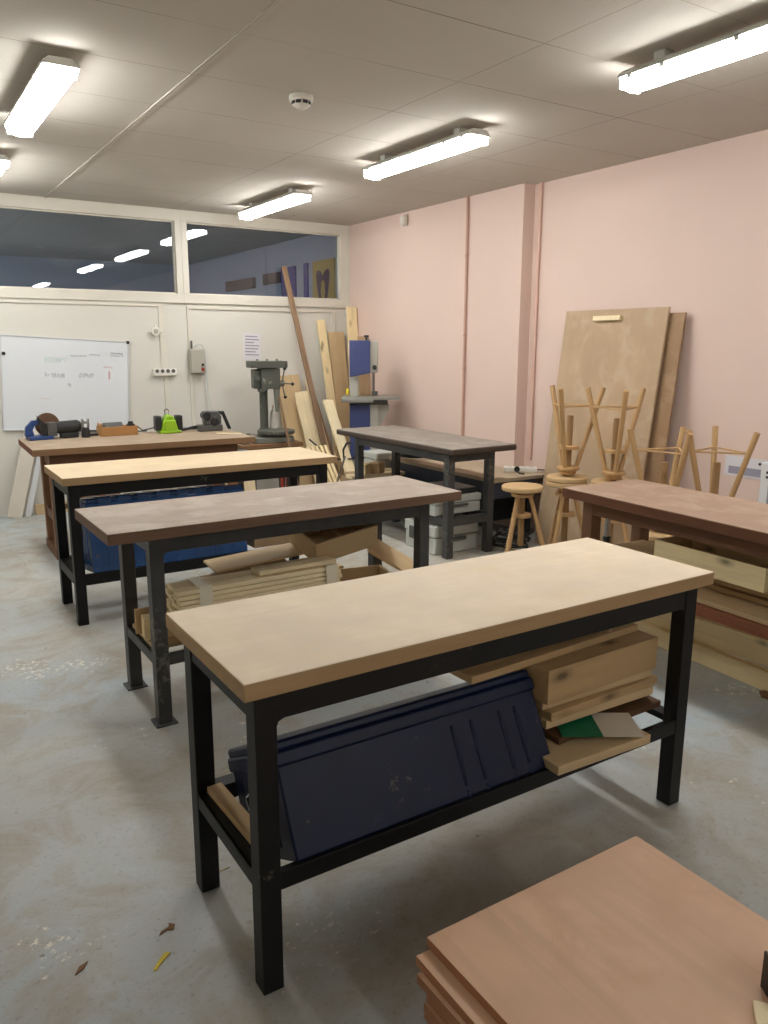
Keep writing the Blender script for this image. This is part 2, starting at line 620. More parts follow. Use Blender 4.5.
# wall pipes on the pink wall
for k, (x, y, m, lab, r) in enumerate(((XR - .014, 5.85, 'pipe_dark', 'thin pink painted pipe on the wall right of the blue bandsaw', .012),
                                       (XR2 - .016, 5.045, 'pipe_pink', 'thin pink painted pipe beside the step in the wall', .013))):
    t = thing('wall_pipe', lab, 'pipe', (x, y, .62))
    p = MB(); p.cyl((0, 0, 0), (0, 0, ZC - .62), r, n=12)
    p.build('tube', m, t, bevel=0)
    for z in (.12, .75, 1.05, 1.75):
        c = MB(); c.cyl((0, 0, z), (0, 0, z + .02), r + .004, n=12)
        c.build('clamp', m, t, bevel=0)

# ------------------------------------------------------------------ the neighbouring room seen through the upper panes
b = MB(); b.box(XR, XR + .2, YB + .1, YB + 5.6, 0, ZC)
struct(b.build('wall_neighbour_right', 'dim_wall', bevel=0))
b = MB(); b.box(XL - .2, XL, YB + .1, YB + 5.6, 0, ZC)
struct(b.build('wall_neighbour_left', 'dim_wall', bevel=0))
b = MB(); b.box(XL - .2, XR + .2, YB + 5.5, YB + 5.7, 0, ZC)
struct(b.build('wall_neighbour_far', 'dim_wall', bevel=0))


def picture(label, y0, y1, z0, z1, mat, t=.03):
    c = MB(); c.box(XR - t, XR - .001, y0, y1, z0, z1)
    return tag(c.build('wall_board', mat, bevel=.002), label, 'board')


pt = thing('painting', 'ochre painting with plum red shape seen through the right upper pane', 'painting', (XR, 8.56, 2.345))
c = MB(); c.box(-.03, .0, -.27, .27, -.28, .225); c.build('canvas', 'pic_yellow', pt, bevel=.002)
c = MB()
Tp = Matrix.Translation((-.031, 0, 0)) @ Matrix.Translation((0, 0, -.05)) @ Matrix.Rotation(R(-90), 4, 'Y') @ Matrix.Scale(.82, 4)
sh = []
for k in range(41):
    a = k / 40 * PI
    sh.append((.13 - .0 + .1 * abs(math.sin(a * 2)) ** .6 - .03, .2 * math.cos(a)))
low = [(-.05, -.17), (-.22, -.12), (-.27, -.07), (-.2, -.05), (-.1, -.07), (.03, -.05), (.06, 0), (.03, .05), (-.1, .07), (-.2, .05), (-.27, .07), (-.22, .12), (-.05, .17)]
c.prism([(p[0], p[1]) for p in sh] + low, 0, .003, Tp)
c.build('shape', 'pic_purple', pt, bevel=0)
picture('tall blue board on the dim wall beyond the glass, behind the long batten', 9.32, 9.72, 2.0, 2.56, 'pic_blue')
picture('narrow blue strip on the dim wall left of the ochre painting', 8.98, 9.07, 2.0, 2.57, 'pic_blue')
picture('brown board on the dim wall beyond the glass, left of the blue board', 9.75, 10.3, 2.38, 2.52, 'pic_brown')
picture('long brown shelf board on the far dim wall beyond the glass', 10.6, 11.6, 2.36, 2.5, 'pic_brown', .06)
wl = bpy.data.lights.new('neighbour_fill_light', 'AREA')  # added area lamp, gives the neighbouring room dim bluish light; no window modelled
wl.shape = 'RECTANGLE'; wl.size = 2.5; wl.size_y = 1.4
wl.energy = 45; wl.color = (.78, .87, 1.)
wo = bpy.data.objects.new('neighbour_fill_light', wl); COL.objects.link(wo)
wo.location = (XL + .05, 10.8, 1.4); wo.rotation_euler = (0, R(-90), 0)

# ------------------------------------------------------------------ ceiling lamps
def make_lamp(label, loc):
    L = 1.22
    t = thing('ceiling_lamp', label, 'lamp', loc, (0, 0, 0), 'long ceiling lamps')
    h = MB()
    pr = [(-.082, -.036), (-.082, -.046), (.082, -.046), (.082, -.036), (.05, -.012), (-.05, -.012)]
    Tz = Matrix.Rotation(R(90), 4, 'X')
    h.prism([(p[0], p[1]) for p in pr], -L / 2, L / 2, Tz)
    for y in (-.42, .42):
        h.box(-.03, .03, y - .03, y + .03, -.014, .03)
    h.build('housing', 'housing', t, bevel=.002)
    l = MB()
    pr = []
    for k in range(13):
        a = PI + PI * k / 12
        pr.append((.078 * math.cos(a), -.046 + .055 * math.sin(a)))
    l.prism(pr, -L / 2 + .015, L / 2 - .015, Tz)
    for y, sg in ((-L / 2 + .015, -1), (L / 2 - .015, 1)):
        l.box(-.066, .066, min(y, y + sg * .012), max(y, y + sg * .012), -.092, -.046)
    l.build('lens', 'lens', t, bevel=.004)
    for y in (-.54, -.36, 0, .36, .54):
        for sx in (-1, 1):
            c = MB(); c.box(sx * .078 - .004, sx * .078 + .004, y - .012, y + .012, -.062, -.032)
            c.build('clip', 'clip', t, bevel=.001)
    return t


ZL = ZC - .03
lamp0 = make_lamp('ceiling lamp at the top right, over the brown bench', (3.13, 2.17, ZL))
dup(lamp0, (3.165, 4.53, ZL), (0, 0, 0), 'ceiling lamp in the middle of the right row, left of the pink wall step')
dup(lamp0, (3.145, 6.80, ZL), (0, 0, 0), 'smallest ceiling lamp, close above the right upper pane')
dup(lamp0, (.845, 4.62, ZL), (0, 0, 0), 'ceiling lamp at the top left, seen steeply foreshortened')
dup(lamp0, (.845, 6.80, ZL), (0, 0, 0), 'ceiling lamp cut off by the left picture edge, only its end showing')

dup(lamp0, (3.145, -2.45, ZL), (0, 0, 0), 'added fill lamp far behind the viewer, right row, out of the picture')  # added unseen lamp, brightens the faces turned towards the camera
dup(lamp0, (.845, -2.45, ZL), (0, 0, 0), 'added fill lamp far behind the viewer, left row, out of the picture')  # its added counterpart in the left row, also only for front light
# smoke detector
t = thing('smoke_detector', 'white round smoke detector on the ceiling tiles', 'smoke detector', (2.06, 4.06, ZC))
b = MB(); b.lathe([(.001, 0), (.062, 0), (.064, -.004), (.064, -.026), (.058, -.03), (.001, -.03)]); b.build('base', 'plastic_white', t, bevel=0)
b = MB(); b.lathe([(.001, -.046), (.05, -.046), (.034, -.058), (.016, -.068), (.001, -.07)]); b.lathe([(.001, -.03), (.046, -.03), (.046, -.046), (.001, -.046)]); b.build('cap', 'plastic_white', t, bevel=0)
for k in range(8):
    a = 2 * PI * k / 8
    b = MB(); b.box(.04, .05, -.013, .013, -.046, -.03, Matrix.Rotation(a, 4, 'Z')); b.build('vent', 'plastic_black', t, bevel=0)
# motion sensor
t = thing('motion_sensor', 'small white motion sensor high on the pink wall near the corner', 'sensor', (XR, 6.86, 2.80))
b = MB(); b.box(-.05, -.03, -.045, .0, .0, .05); b.box(-.03, 0, -.04, .04, -.05, .055); b.build('bracket', 'plastic_white', t, bevel=.006)
b = MB(); b.sphere((-.05, -.03, .0), .045, .7, .8, 1.15); b.build('head', 'plastic_white', t, bevel=0)

# ------------------------------------------------------------------ workbenches
def metal_bench(label, W, D, H, th, top, edge, frame, loc, rot, lx0, lx1, ly0, ly1, leg=.056, apron=.07, low=(.28, .33), plates=False, backrail=True, group='workbenches', bevel_top=.004):
    """W along local x; origin at footprint centre of the top"""
    t = thing('workbench', label, 'workbench', loc, (0, 0, rot), group)
    b = MB()
    b.box(-W / 2, W / 2, -D / 2, D / 2, H - th, H)
    b.use(top)
    top_o = None
    bm = b.bm
    b.mats = [top, edge]
    for f in bm.faces:
        f.normal_update()
        f.material_index = 0 if f.normal.z > .5 else 1
    b.build('tabletop', None, t, bevel=bevel_top)
    zt = H - th
    for x in (lx0, lx1 - leg):
        for y in (ly0, ly1 - leg):
            b = MB()
            b.box(x, x + leg, y, y + leg, .006 if plates else 0, zt)
            if plates:
                b.box(x - .018, x + leg + .018, y - .018, y + leg + .018, 0, .008)
            b.build('leg', frame, t, bevel=.003)
    for y in (ly0 + .004, ly1 - .034):
        b = MB()
        b.box(lx0 + leg, lx1 - leg, y, y + .03, zt - apron, zt)
        for x, s in ((lx0 + leg, 1), (lx1 - leg, -1)):
            b.prism([(0, 0), (.022, 0), (.006, -.006), (0, -.022)], 0, .03, Matrix.Translation((x, y, zt - apron)) @ Matrix.Scale(s, 4, (1, 0, 0)) @ Matrix.Rotation(R(90), 4, 'X') @ Matrix.Translation((0, 0, -.03)))
        b.build('apron', frame, t, bevel=.002)
    for x in (lx0 + .004, lx1 - .034):
        b = MB(); b.box(x, x + .03, ly0 + leg, ly1 - leg, zt - apron, zt); b.build('apron', frame, t, bevel=.002)
    ys = [(ly0 + .002, ly0 + .024)] + ([(ly1 - leg, ly1 - .004)] if backrail else [])
    for y0, y1 in ys:
        b = MB(); b.box(lx0 + leg, lx1 - leg, y0, y1, low[0], low[1]); b.build('rail', frame, t, bevel=.002)
    for x, s in ((lx0 + .002, 1), (lx1 - .002, -1)):
        b = MB()
        b.box(min(x, x + s * .006), max(x, x + s * .006), ly0 + leg, ly1 - leg, low[0], low[1])
        b.box(min(x, x + s * .05), max(x, x + s * .05), ly0 + leg, ly1 - leg, low[1] - .008, low[1])
        b.build('rail', frame, t, bevel=.001)
    return t


metal_bench('nearest workbench, pale beech top on black steel frame with dark blue trunk below', 1.70, .575, .85, .045, 'beech', 'beech_edge', 'black',
            (1.467, 1.8375, 0), R(0), -.820, .788, -.2725, .2295)
metal_bench('second workbench from the front, worn grey brown top, black legs with foot plates', 1.745, .577, .875, .047, 'grey_top', 'grey_edge', 'grey_steel',
            (1.5525, 3.3545, 0), R(.5), -.70, .712, -.235, .262, leg=.058, low=(.265, .315), plates=True)
metal_bench('third workbench from the front, pale beech top and black legs, bright blue trunk below', 1.725, .577, .87, .045, 'beech_far', 'beech_edge', 'black',
            (1.6585, 4.8185, 0), R(-.3), -.832, .80, -.262, .25, leg=.058, low=(.235, .30))
metal_bench('dark steel workbench along the pink wall in front of the blue bandsaw', 1.68, .64, .85, .05, 'steel_top', 'steel_edge', 'grey_steel',
            (3.775, 5.3675, 0), R(90 + 1.2), -.7725, .5575, -.155, .298, leg=.06, apron=.06, low=(.25, .31), bevel_top=.014)


def wood_bench(label, W, D, H, th, top, edge, loc, rot, lx0, lx1, ly0, ly1, leg=.07, ap=(.055, .012), low=.14, ends=None, feet=False):
    t = thing('workbench', label, 'workbench', loc, (0, 0, rot), 'workbenches')
    b = MB(); b.box(-W / 2, W / 2, -D / 2, D / 2, H - th, H)
    b.mats = [top, edge] + ([ends] if ends else [])
    for f in b.bm.faces:
        f.normal_update()
        f.material_index = 0 if f.normal.z > .5 else (2 if ends and abs(f.normal.x) > .5 else 1)
    b.build('tabletop', None, t, bevel=.005)
    zt = H - th
    for x in (lx0, lx1 - leg):
        for y in (ly0, ly1 - leg):
            c = MB(); c.box(x, x + leg, y, y + leg, .07 if feet else 0, zt); c.build('leg', 'brown_leg', t, bevel=.004)
    for y0, y1 in ((ly0 - .012, ly0 + .018 - .0), (ly1 - .03, ly1)):
        c = MB(); c.box(lx0 + (leg if y0 > 0 else 0) - .0, lx1 - (leg if y0 > 0 else 0), y0 if y0 > 0 else ly0 - .026, y1 if y0 > 0 else ly0, zt - ap[0], zt); c.build('apron', 'brown_frame', t, bevel=.003)
    for x in (lx0 + .02, lx1 - .05):
        c = MB(); c.box(x, x + .03, ly0 + leg, ly1 - leg, zt - ap[0], zt); c.build('apron', 'brown_frame', t, bevel=.003)
        if feet:
            c = MB(); c.box(x - .025, x + .055, ly0 - .02, ly1 + .02, 0, .07); c.build('foot', 'brown_frame', t, bevel=.004)
        c = MB(); c.box(x - .01, x + .04, ly0 + leg, ly1 - leg, low + .0, low + .07); c.build('rail', 'brown_frame', t, bevel=.003)
    c = MB(); c.box(lx0 + .06, lx1 - .06, -.03 + (ly0 + ly1) / 2, .03 + (ly0 + ly1) / 2, low + .07, low + .10); c.build('stretcher', 'brown_frame', t, bevel=.003)
    return t


wood_bench('wooden workbench against the whiteboard wall with power tools on top', 1.70, .80, .85, .05, 'oak_top', 'oak_edge',
           (1.735, 6.425, 0), R(-1.5), -.73, .72, -.295, .18, ap=(.11, 0), low=.27, ends='oak_red', feet=True)
wood_bench('brown wooden workbench at the right edge over stacked planks', 1.80, .56, .85, .052, 'brown_top', 'brown_edge',
           (3.285, 2.075, 0), R(90 - 2.1), -.80, .80, -.23, .22, ap=(.075, 0), low=.275)


# ------------------------------------------------------------------ blue metal trunks
def trunk(label, L, D, H, mat, loc, rot, ribs, lid_ribs=False):
    """origin at the bottom front edge, left end; x length, y depth, z height"""
    t = thing('metal_trunk', label, 'trunk', loc, rot)
    b = MB()
    hl = H - .055
    b.box(0, L, 0, D, 0, hl)
    for x in ribs:
        b.box(x - .007, x + .007, -.004, .02, .03, hl - .04)
        b.box(x - .007, x + .007, -.003, D, -.003, .02)
    for y in (D * .25, D * .75):
        b.box(-.004, .01, y - .01, y + .01, .03, hl - .04)
        b.box(L - .01, L + .004, y - .01, y + .01, .03, hl - .04)
    b.build('body', mat, t, bevel=.006)
    b = MB()
    b.box(-.008, L + .008, -.008, D + .008, hl - .012, hl + .03)
    b.box(-.003, L + .003, -.003, D + .003, hl + .028, H)
    if lid_ribs:
        k = .1
        while k < L - .05:
            b.box(k - .04, k + .04, -.012, D, hl + .02, H + .006)
            k += .115
    b.build('lid', mat, t, bevel=.008)
    b = MB()
    y = D * .45; z = hl * .72
    b.tube([(-.008, y - .05, z), (-.02, y - .055, z - .01), (-.022, y - .055, z - .075), (-.02, y - .03, z - .085), (-.02, y + .03, z - .085), (-.022, y + .055, z - .075), (-.02, y + .055, z - .01), (-.008, y + .05, z)], .004)
    h = b.build('handle', 'chrome', t, bevel=0)
    c = MB(); c.box(-.012, .0, y - .06, y + .06, z - .006, z + .014); c.build('handle_plate', mat, h, bevel=.002)
    for x in ((L * .25, L * .75) if lid_ribs else ()):
        c = MB(); c.box(x - .02, x + .02, -.016, 0, hl - .05, hl + .02); c.build('latch', mat, t, bevel=.003)
    return t


trunk('large dark blue metal trunk tilted under the nearest workbench', .88, .355, .30, 'blue', (.752, 1.577, .3305), (R(-28), 0, 0), [.55, .62, .73, .79])
trunk('bright blue ribbed metal trunk under the third workbench', .95, .34, .43, 'blue_bright', (.93, 4.565, .3005), (R(-9), 0, 0), [.1, .17, .33, .5, .62, .74, .86], True)

# ------------------------------------------------------------------ pile under the nearest bench, right side
G = 'scrap boards under the nearest workbench'
board('wide beige board jutting out lowest in the pile under the nearest workbench', (.40, .30, .03), (1.80, 1.665, .331), (0, 0, R(-2)), 'ply', group=G)
board('dark edged board on the beige board under the nearest workbench', (.50, .36, .022), (1.935, 1.80, .362), (0, 0, R(1)), 'dark_wood', group=G)
t = thing('card_sheet', 'folded white and green card lying in the board pile under the nearest workbench', 'card', (1.87, 1.60, .3865), (0, 0, R(-32)))
c = MB(); c.box(-.02, .11, -.075, .085, 0, .003); c.build('white_half', 'card', t, bevel=0)
c = MB(); c.box(-.15, -.02, -.075, .085, 0, .003); c.build('green_half', 'green', t, bevel=0)
board('short offcut lying behind the white and green card', (.30, .14, .022), (1.98, 1.88, .3845), (0, 0, R(4)), 'timber', group=G)
board('lowest of the three thin boards above the card', (.50, .22, .03), (1.915, 1.755, .407), (0, 0, R(-1)), 'ply', group=G)
board('middle one of the three thin boards above the card', (.52, .25, .030), (1.925, 1.765, .4375), (0, 0, R(1.5)), 'timber', group=G)
board('topmost of the three thin boards, under the thick timber beam', (.51, .23, .028), (1.915, 1.775, .468), (0, 0, R(-1)), 'ply', group=G)
board('thick old timber beam on the board pile under the nearest workbench', (.53, .20, .115), (1.915, 1.745, .4965), (0, 0, R(1.5)), 'timber', name='timber_beam', cat='beam', group=G)
board('flat knotty board on top of the thick timber beam', (.78, .17, .024), (1.77, 1.79, .6135), (0, 0, R(3)), 'timber', group=G)
board('small wooden strip on the timber beam, right end', (.16, .08, .018), (2.06, 1.79, .638), (0, 0, R(28)), 'ply_old', group=G)
board('pale board lying topmost close below the steel apron of the nearest bench', (.72, .16, .022), (1.66, 1.88, .6565), (R(0), 0, R(4)), 'pine_pale', group=G)
board('wood offcut lying along the left lower rail of the nearest workbench', (.34, .045, .02), (.700, 1.83, .3305), (0, 0, R(92)), 'timber', name='wood_offcut', cat='offcut')

# ------------------------------------------------------------------ under the second bench
def crate(label, L, W, H, loc, rot, mat='ply', t=.014, name='wooden_crate', cat='crate', bottom=True, group=None, div=False):
    r = thing(name, label, cat, loc, rot, group)
    for y in (-W / 2, W / 2 - t):
        c = MB(); c.box(-L / 2, L / 2, y, y + t, 0, H)
        for x in (-L / 2 + .02, L / 2 - .02):
            for z in (H * .25, H * .75):
                c.cyl((x, y - .0005, z), (x, y + .001, z), .003, n=8)
        c.build('side_panel', mat, r, bevel=.0015)
    for x in (-L / 2, L / 2 - t):
        c = MB(); c.box(x, x + t, -W / 2 + t, W / 2 - t, 0, H); c.build('end_panel', mat, r, bevel=.0015)
    if bottom:
        c = MB(); c.box(-L / 2 + t, L / 2 - t, -W / 2 + t, W / 2 - t, .004, .012); c.build('bottom_panel', mat, r, bevel=.001)
    if div:
        c = MB(); c.box(-t / 2, t / 2, -W / 2 + t, W / 2 - t, .012, H * .7); c.build('divider', mat, r, bevel=.001)
    return r


# planks of the low shelf
for k, (y, lab) in enumerate(((3.27, 'front shelf plank on the low rails of the second workbench'), (3.45, 'rear shelf plank on the low rails of the second workbench'))):
    board(lab, (1.40, .16, .018), (1.57, y, .3155), (0, 0, R(.5)), 'ply', name='shelf_plank', group='shelf planks of the second workbench')
# bundle of slats
GS = 'taped bundle of pale slats'
for r_ in range(5):
    for q in range(3):
        nm = ['front', 'middle', 'back'][q]
        lv = ['lowest', 'second lowest', 'middle', 'second highest', 'topmost'][r_]
        board('pale slat in the taped bundle, %s layer, %s of three' % (lv, nm), (.80 + random.uniform(-.012, .012), .052, 0.0195),
              (1.375 + random.uniform(-.01, .01), 3.185 + q * .054, .455 + r_ * .0225 - .0), (0, 0, R(.6)), 'pine_pale', name='slat', cat='slat', group=GS)
for k, x in enumerate((1.10, 1.72)):
    c = MB()
    c.box(x - .03, x + .03, 3.154, 3.1555, .45, .575); c.box(x - .03, x + .03, 3.154, 3.325, .5685, .570)
    tag(c.build('tape_band', 'tape', bevel=0), 'clear tape band round the slat bundle, %s end' % ['left', 'right'][k], 'tape')
board('short pine board on top of the right half of the slat bundle', (.40, .10, .02), (1.56, 3.23, .571), (0, 0, R(1)), 'pine_pale')
# support blocks under the bundle
board('square block carrying the left end of the slat bundle', (.16, .16, .118), (1.06, 3.24, .334), (0, 0, R(2)), 'timber', name='wood_block', cat='block')
board('square block carrying the right end of the slat bundle', (.16, .16, .118), (1.66, 3.24, .334), (0, 0, R(-2)), 'timber', name='wood_block', cat='block')
board('long block along the back of the shelf under the second workbench', (.50, .13, .15), (1.22, 3.475, .3345), (0, 0, R(1)), 'timber', name='wood_block', cat='block')
# sloping boards behind the bundle
board('brown board leaning in a slope behind the slat bundle', (.62, .13, .016), (1.32, 3.43, .50), (R(12), R(-4), R(2)), 'ply_old')
board('pale thin sheet lying behind the slat bundle below the tilted crate', (.60, .16, .012), (1.54, 3.50, .565), (R(6), R(-3), R(1)), 'ply')
# block of boards on the left rail
board('thick wood block resting on the left rail of the second workbench', (.17, .085, .095), (.945, 3.30, .3345), (0, 0, R(-8)), 'pine', name='wood_block', cat='block')
board('thin board standing beside the wood block on the left rail of the second workbench', (.16, .018, .115), (.925, 3.37, .3345), (0, 0, R(-4)), 'timber', name='wood_block', cat='block')
crate('shallow tilted wooden crate on top of the scraps under the second workbench', .36, .27, .115, (1.875, 3.42, .60), (R(13), R(-8), R(2)), 'ply', div=True)
crate('small open crate on the shelf at the right end of the second workbench', .30, .26, .12, (1.97, 3.30, .335), (0, 0, R(-12)), 'ply')
board('board propped aslant against the right end of the second workbench', (.36, .14, .016), (2.27, 3.50, .455), (R(40), R(33), R(0)), 'ply')
board('short block under the tilted crate', (.12, .12, .12), (1.90, 3.53, .3345), (0, 0, R(10)), 'timber', name='wood_block', cat='block')

# ------------------------------------------------------------------ under the third bench
for k, (y, lab) in enumerate(((4.90, 'shelf board under the drawers of the third workbench'),)):
    board(lab, (1.50, .40, .016), (1.66, 4.845, .284 + .0165), (0, 0, R(-.3)), 'ply_old', name='shelf_plank') if False else None
crate('shallow wooden drawer under the right end of the third workbench, lower', .44, .40, .09, (2.155, 4.81, .301), (0, 0, R(2)), 'ply_old', name='loose_drawer', cat='drawer')
crate('shallow wooden drawer under the right end of the third workbench, upper', .42, .38, .08, (2.15, 4.82, .3925), (0, 0, R(-4)), 'ply', name='loose_drawer', cat='drawer')

# ------------------------------------------------------------------ stools
def make_stool(label, h, loc, rot):
    """upright three-legged screw stool, origin on the floor at its centre"""
    t = thing('stool', label, 'stool', loc, rot, 'wooden screw stools')
    s = MB(); s.lathe([(.001, h - .034), (.138, h - .034), (.145, h - .028), (.146, h - .008), (.140, h), (.001, h)], 40)
    s.build('seat', 'stool_seat', t, bevel=0)
    s = MB(); s.lathe([(.001, .195), (.02, .195), (.022, .2), (.022, h - .034), (.001, h - .034)], 20)
    s.build('screw_column', 'stool_screw', t, bevel=0)
    zh = .56
    s = MB(); s.lathe([(.024, zh - .006), (.076, zh - .006), (.079, zh + .004), (.077, zh + .014), (.06, zh + .018), (.056, zh + .044), (.024, zh + .044)], 30)
    s.build('hub', 'stool', t, bevel=0)
    zb = .405
    s = MB()
    pts = []
    for k in range(36):
        a = 2 * PI * k / 36
        pts.append((.068 * math.cos(a), .068 * math.sin(a)))
    s.prism(pts, zb, zb + .024)
    s.build('brace_disc', 'stool', t, bevel=.002)
    tips = []
    for k in range(3):
        a = 2 * PI * k / 3
        ca, sa = math.cos(a), math.sin(a)
        s = MB(); s.cyl((.215 * ca, .215 * sa, 0), (.052 * ca, .052 * sa, zh + .012), .0178, .0155, 14)
        s.build('leg', 'stool', t, bevel=0)
        f = .125 / (zh + .012)
        rr = .215 + (.052 - .215) * f
        tips.append((rr * ca, rr * sa, .125))
    for k in range(3):
        p, q = Vector(tips[k]), Vector(tips[(k + 1) % 3])
        s = MB(); s.cyl(p, q, .006, n=8); s.build('stretcher', 'stool', t, bevel=0)
    return t


HS = .655
st0 = make_stool('upright stool standing alone between the steel workbench and the stacked stools', .63, (3.745, 4.06, 0), (0, 0, R(75)))
st1 = make_stool('upright stool carrying the left inverted stool, beside the brown bench corner', HS, (4.045, 3.93, 0), (0, 0, R(80)))
i1 = dup(st1, (4.045, 3.93, 2 * HS + .0012), (PI, 0, R(-36)), 'left inverted stool, upside down on an upright stool')
st2 = dup(st1, (4.165, 3.62, 0), (0, 0, R(40)), 'upright stool carrying the middle inverted stool, mostly hidden by the brown bench')
dup(st1, (4.165, 3.62, 2 * HS + .0012), (PI, 0, R(-7)), 'middle inverted stool, in front of the large plywood panel')
st3 = make_stool('low stool under the left one of the two right inverted stools, behind the brown bench', .60, (3.93, 3.03, 0), (0, 0, R(10)))
for ch in st3.children:
    pass
st3.scale = (1, 1, .75)
dup(st1, (3.93, 3.03, .45 + HS + .0012), (PI, 0, R(13)), 'right inverted stool standing in front of the narrow dark panel edge')
st4 = dup(st3, (4.20, 2.865, 0), (0, 0, R(50)), 'low stool under the inverted stool nearest the white heater')
dup(st1, (4.20, 2.865, .45 + HS + .0012), (PI, 0, R(42)), 'rightmost inverted stool, nearest the white heater')

# ------------------------------------------------------------------ panels leaning on the pink wall
def panel(label, y0, y1, xb, xt, zt, th, mat, top_skew=0):
    p0 = Vector((xb, (y0 + y1) / 2, .002)); p1 = Vector((xt, (y0 + y1) / 2, zt))
    m = frame_from(p0, p1, (0, 1, 0))
    L = (p1 - p0).length
    W = y1 - y0
    t = thing('plywood_panel', label, 'panel')
    t.matrix_world = m
    b = MB(); b.prism([(0, -W / 2), (L - top_skew, -W / 2), (L, W / 2), (0, W / 2)], -.0, th)
    b.build('sheet', mat, t, bevel=.002)
    return t, L, W


pn, L1, W1 = panel('large pale plywood panel leaning on the pink wall behind the stools', 3.655, 4.625, 4.44, 4.675, 1.855, -.018 if False else .018, 'panel_ply')
c = MB(); c.box(L1 - .085, L1 - .05, -.09, .17, .018, .05); k = c.build('cleat', 'pine_pale', pn, bevel=.002)
plabel(k, 'small pale wooden cleat')
panel('darker plywood panel leaning behind the large pale panel', 3.54, 4.44, 4.505, 4.702, 1.815, .018, 'panel_dark')

# white heater and pinned note at the right edge
t = thing('electric_heater', 'white electric heater on the pink wall at the right edge', 'heater', (XR2, 2.46, .22))
b = MB(); b.box(-.09, -.02, -.40, .40, .0, .66); b.box(-.02, 0, -.3, .3, .1, .5); b.build('case', 'heater', t, bevel=.012)
b = MB(); b.box(-.094, -.088, -.34, .34, .08, .52); b.build('grille', 'heater_grille', t, bevel=.002)
for k in range(2):
    b = MB(); b.box(-.093, -.088, .24, .36, .56 + k * .03, .575 + k * .03); b.build('vent', 'plastic_black', t, bevel=0)
t = thing('pinned_notice', 'white notice with grey picture pinned on the pink wall above the heater', 'notice', (XR2, 3.02, .82))
b = MB(); b.box(-.006, -.001, -.15, .15, -.07, .06); b.build('sheet', 'paper', t, bevel=0)
b = MB(); b.box(-.008, -.006, -.11, .12, -.055, -.005); b.build('picture', 'print', t, bevel=0)
b = MB(); b.cyl((-.006, -.1, .03), (-.012, -.1, .03), .009, n=12); b.build('pin', 'plastic_black', t, bevel=0)

# steel pole behind the brown bench
t = thing('steel_pole', 'chrome pole with black collar standing behind the left legs of the brown bench', 'pole', (3.42, 2.99, 0))
b = MB(); b.cyl((0, 0, 0), (0, 0, .79), .016, n=18); b.build('tube', 'chrome', t, bevel=0)
b = MB(); b.cyl((0, 0, .50), (0, 0, .53), .022, n=18); b.build('collar', 'plastic_black', t, bevel=.002)
b = MB(); b.lathe([(.001, 0), (.05, 0), (.05, .012), (.02, .03), (.001, .03)], 20); b.build('base', 'plastic_black', t, bevel=0)

# ------------------------------------------------------------------ planks under and beside the brown bench
GB = 'planks under the brown bench'
A6 = R(90 - 2.1)


def on6(u, v, z):
    """u along the bench (away from the camera), v across (towards the right wall)"""
    a = R(-2.1)
    return (3.285 + v * math.cos(a) - u * math.sin(a) * 1.0, 2.075 + v * math.sin(a) + u * math.cos(a), z)


board('knotty pine plank on the floor, front edge under the brown bench', (1.9, .105, .035), on6(.06, .085, .054), (R(82), 0, R(90 - 3.5)), 'pine', group=GB)
board('knotty pine plank leaning aslant above the floor plank under the brown bench', (1.9, .14, .03), on6(.08, .10, .178), (R(76), R(2.), R(90 - 3)), 'pine', group=GB)
for k, (v, z, w, th, mat, lab, L) in enumerate((
        (.05, .3505, .32, .022, 'timber', 'widest rough plank, lowest of the stack on the brown bench rails', 1.42),
        (-.005, .373, .40, .055, 'red_wood', 'thick red brown plank in the stack under the brown bench', 1.42),
        (.005, .4285, .38, .022, 'ply', 'pale plank on the red brown plank under the brown bench', 1.42),
        (.08, .451, .20, .026, 'timber', 'grey beige plank, fourth from below in the stack under the brown bench', 1.42),
        (.085, .4775, .17, .024, 'ply_old', 'narrow beige plank, fifth from below in the stack under the brown bench', 1.42),
        (.05, .502, .21, .026, 'timber', 'upper beige plank with dark gaps under the pine tray', 1.42),
        (.03, .5285, .23, .024, 'ply', 'topmost plank of the stack, right under the pine tray', 1.42))):
    board(lab, (L, w, th), on6(-.01 + .008 * (k % 3), v, z), (0, 0, A6 + R([0, .4, -.5, .6, -.3, .5, 0][k])), mat, group=GB)
crate('open knotty pine tray on the plank stack under the brown bench', .60, .28, .11, on6(.07, -.01, .553), (0, 0, A6), 'pine', name='pine_tray', cat='tray')
board('white painted board lying in the pine tray', (.50, .12, .012), on6(.06, .01, .5655), (0, 0, A6), 'card', name='white_board', cat='board')
board('loose slat lying across the far rail of the brown bench', (.40, .05, .02), (3.42, 2.79, .3505), (0, 0, R(15)), 'pine_pale', name='slat', cat='slat')

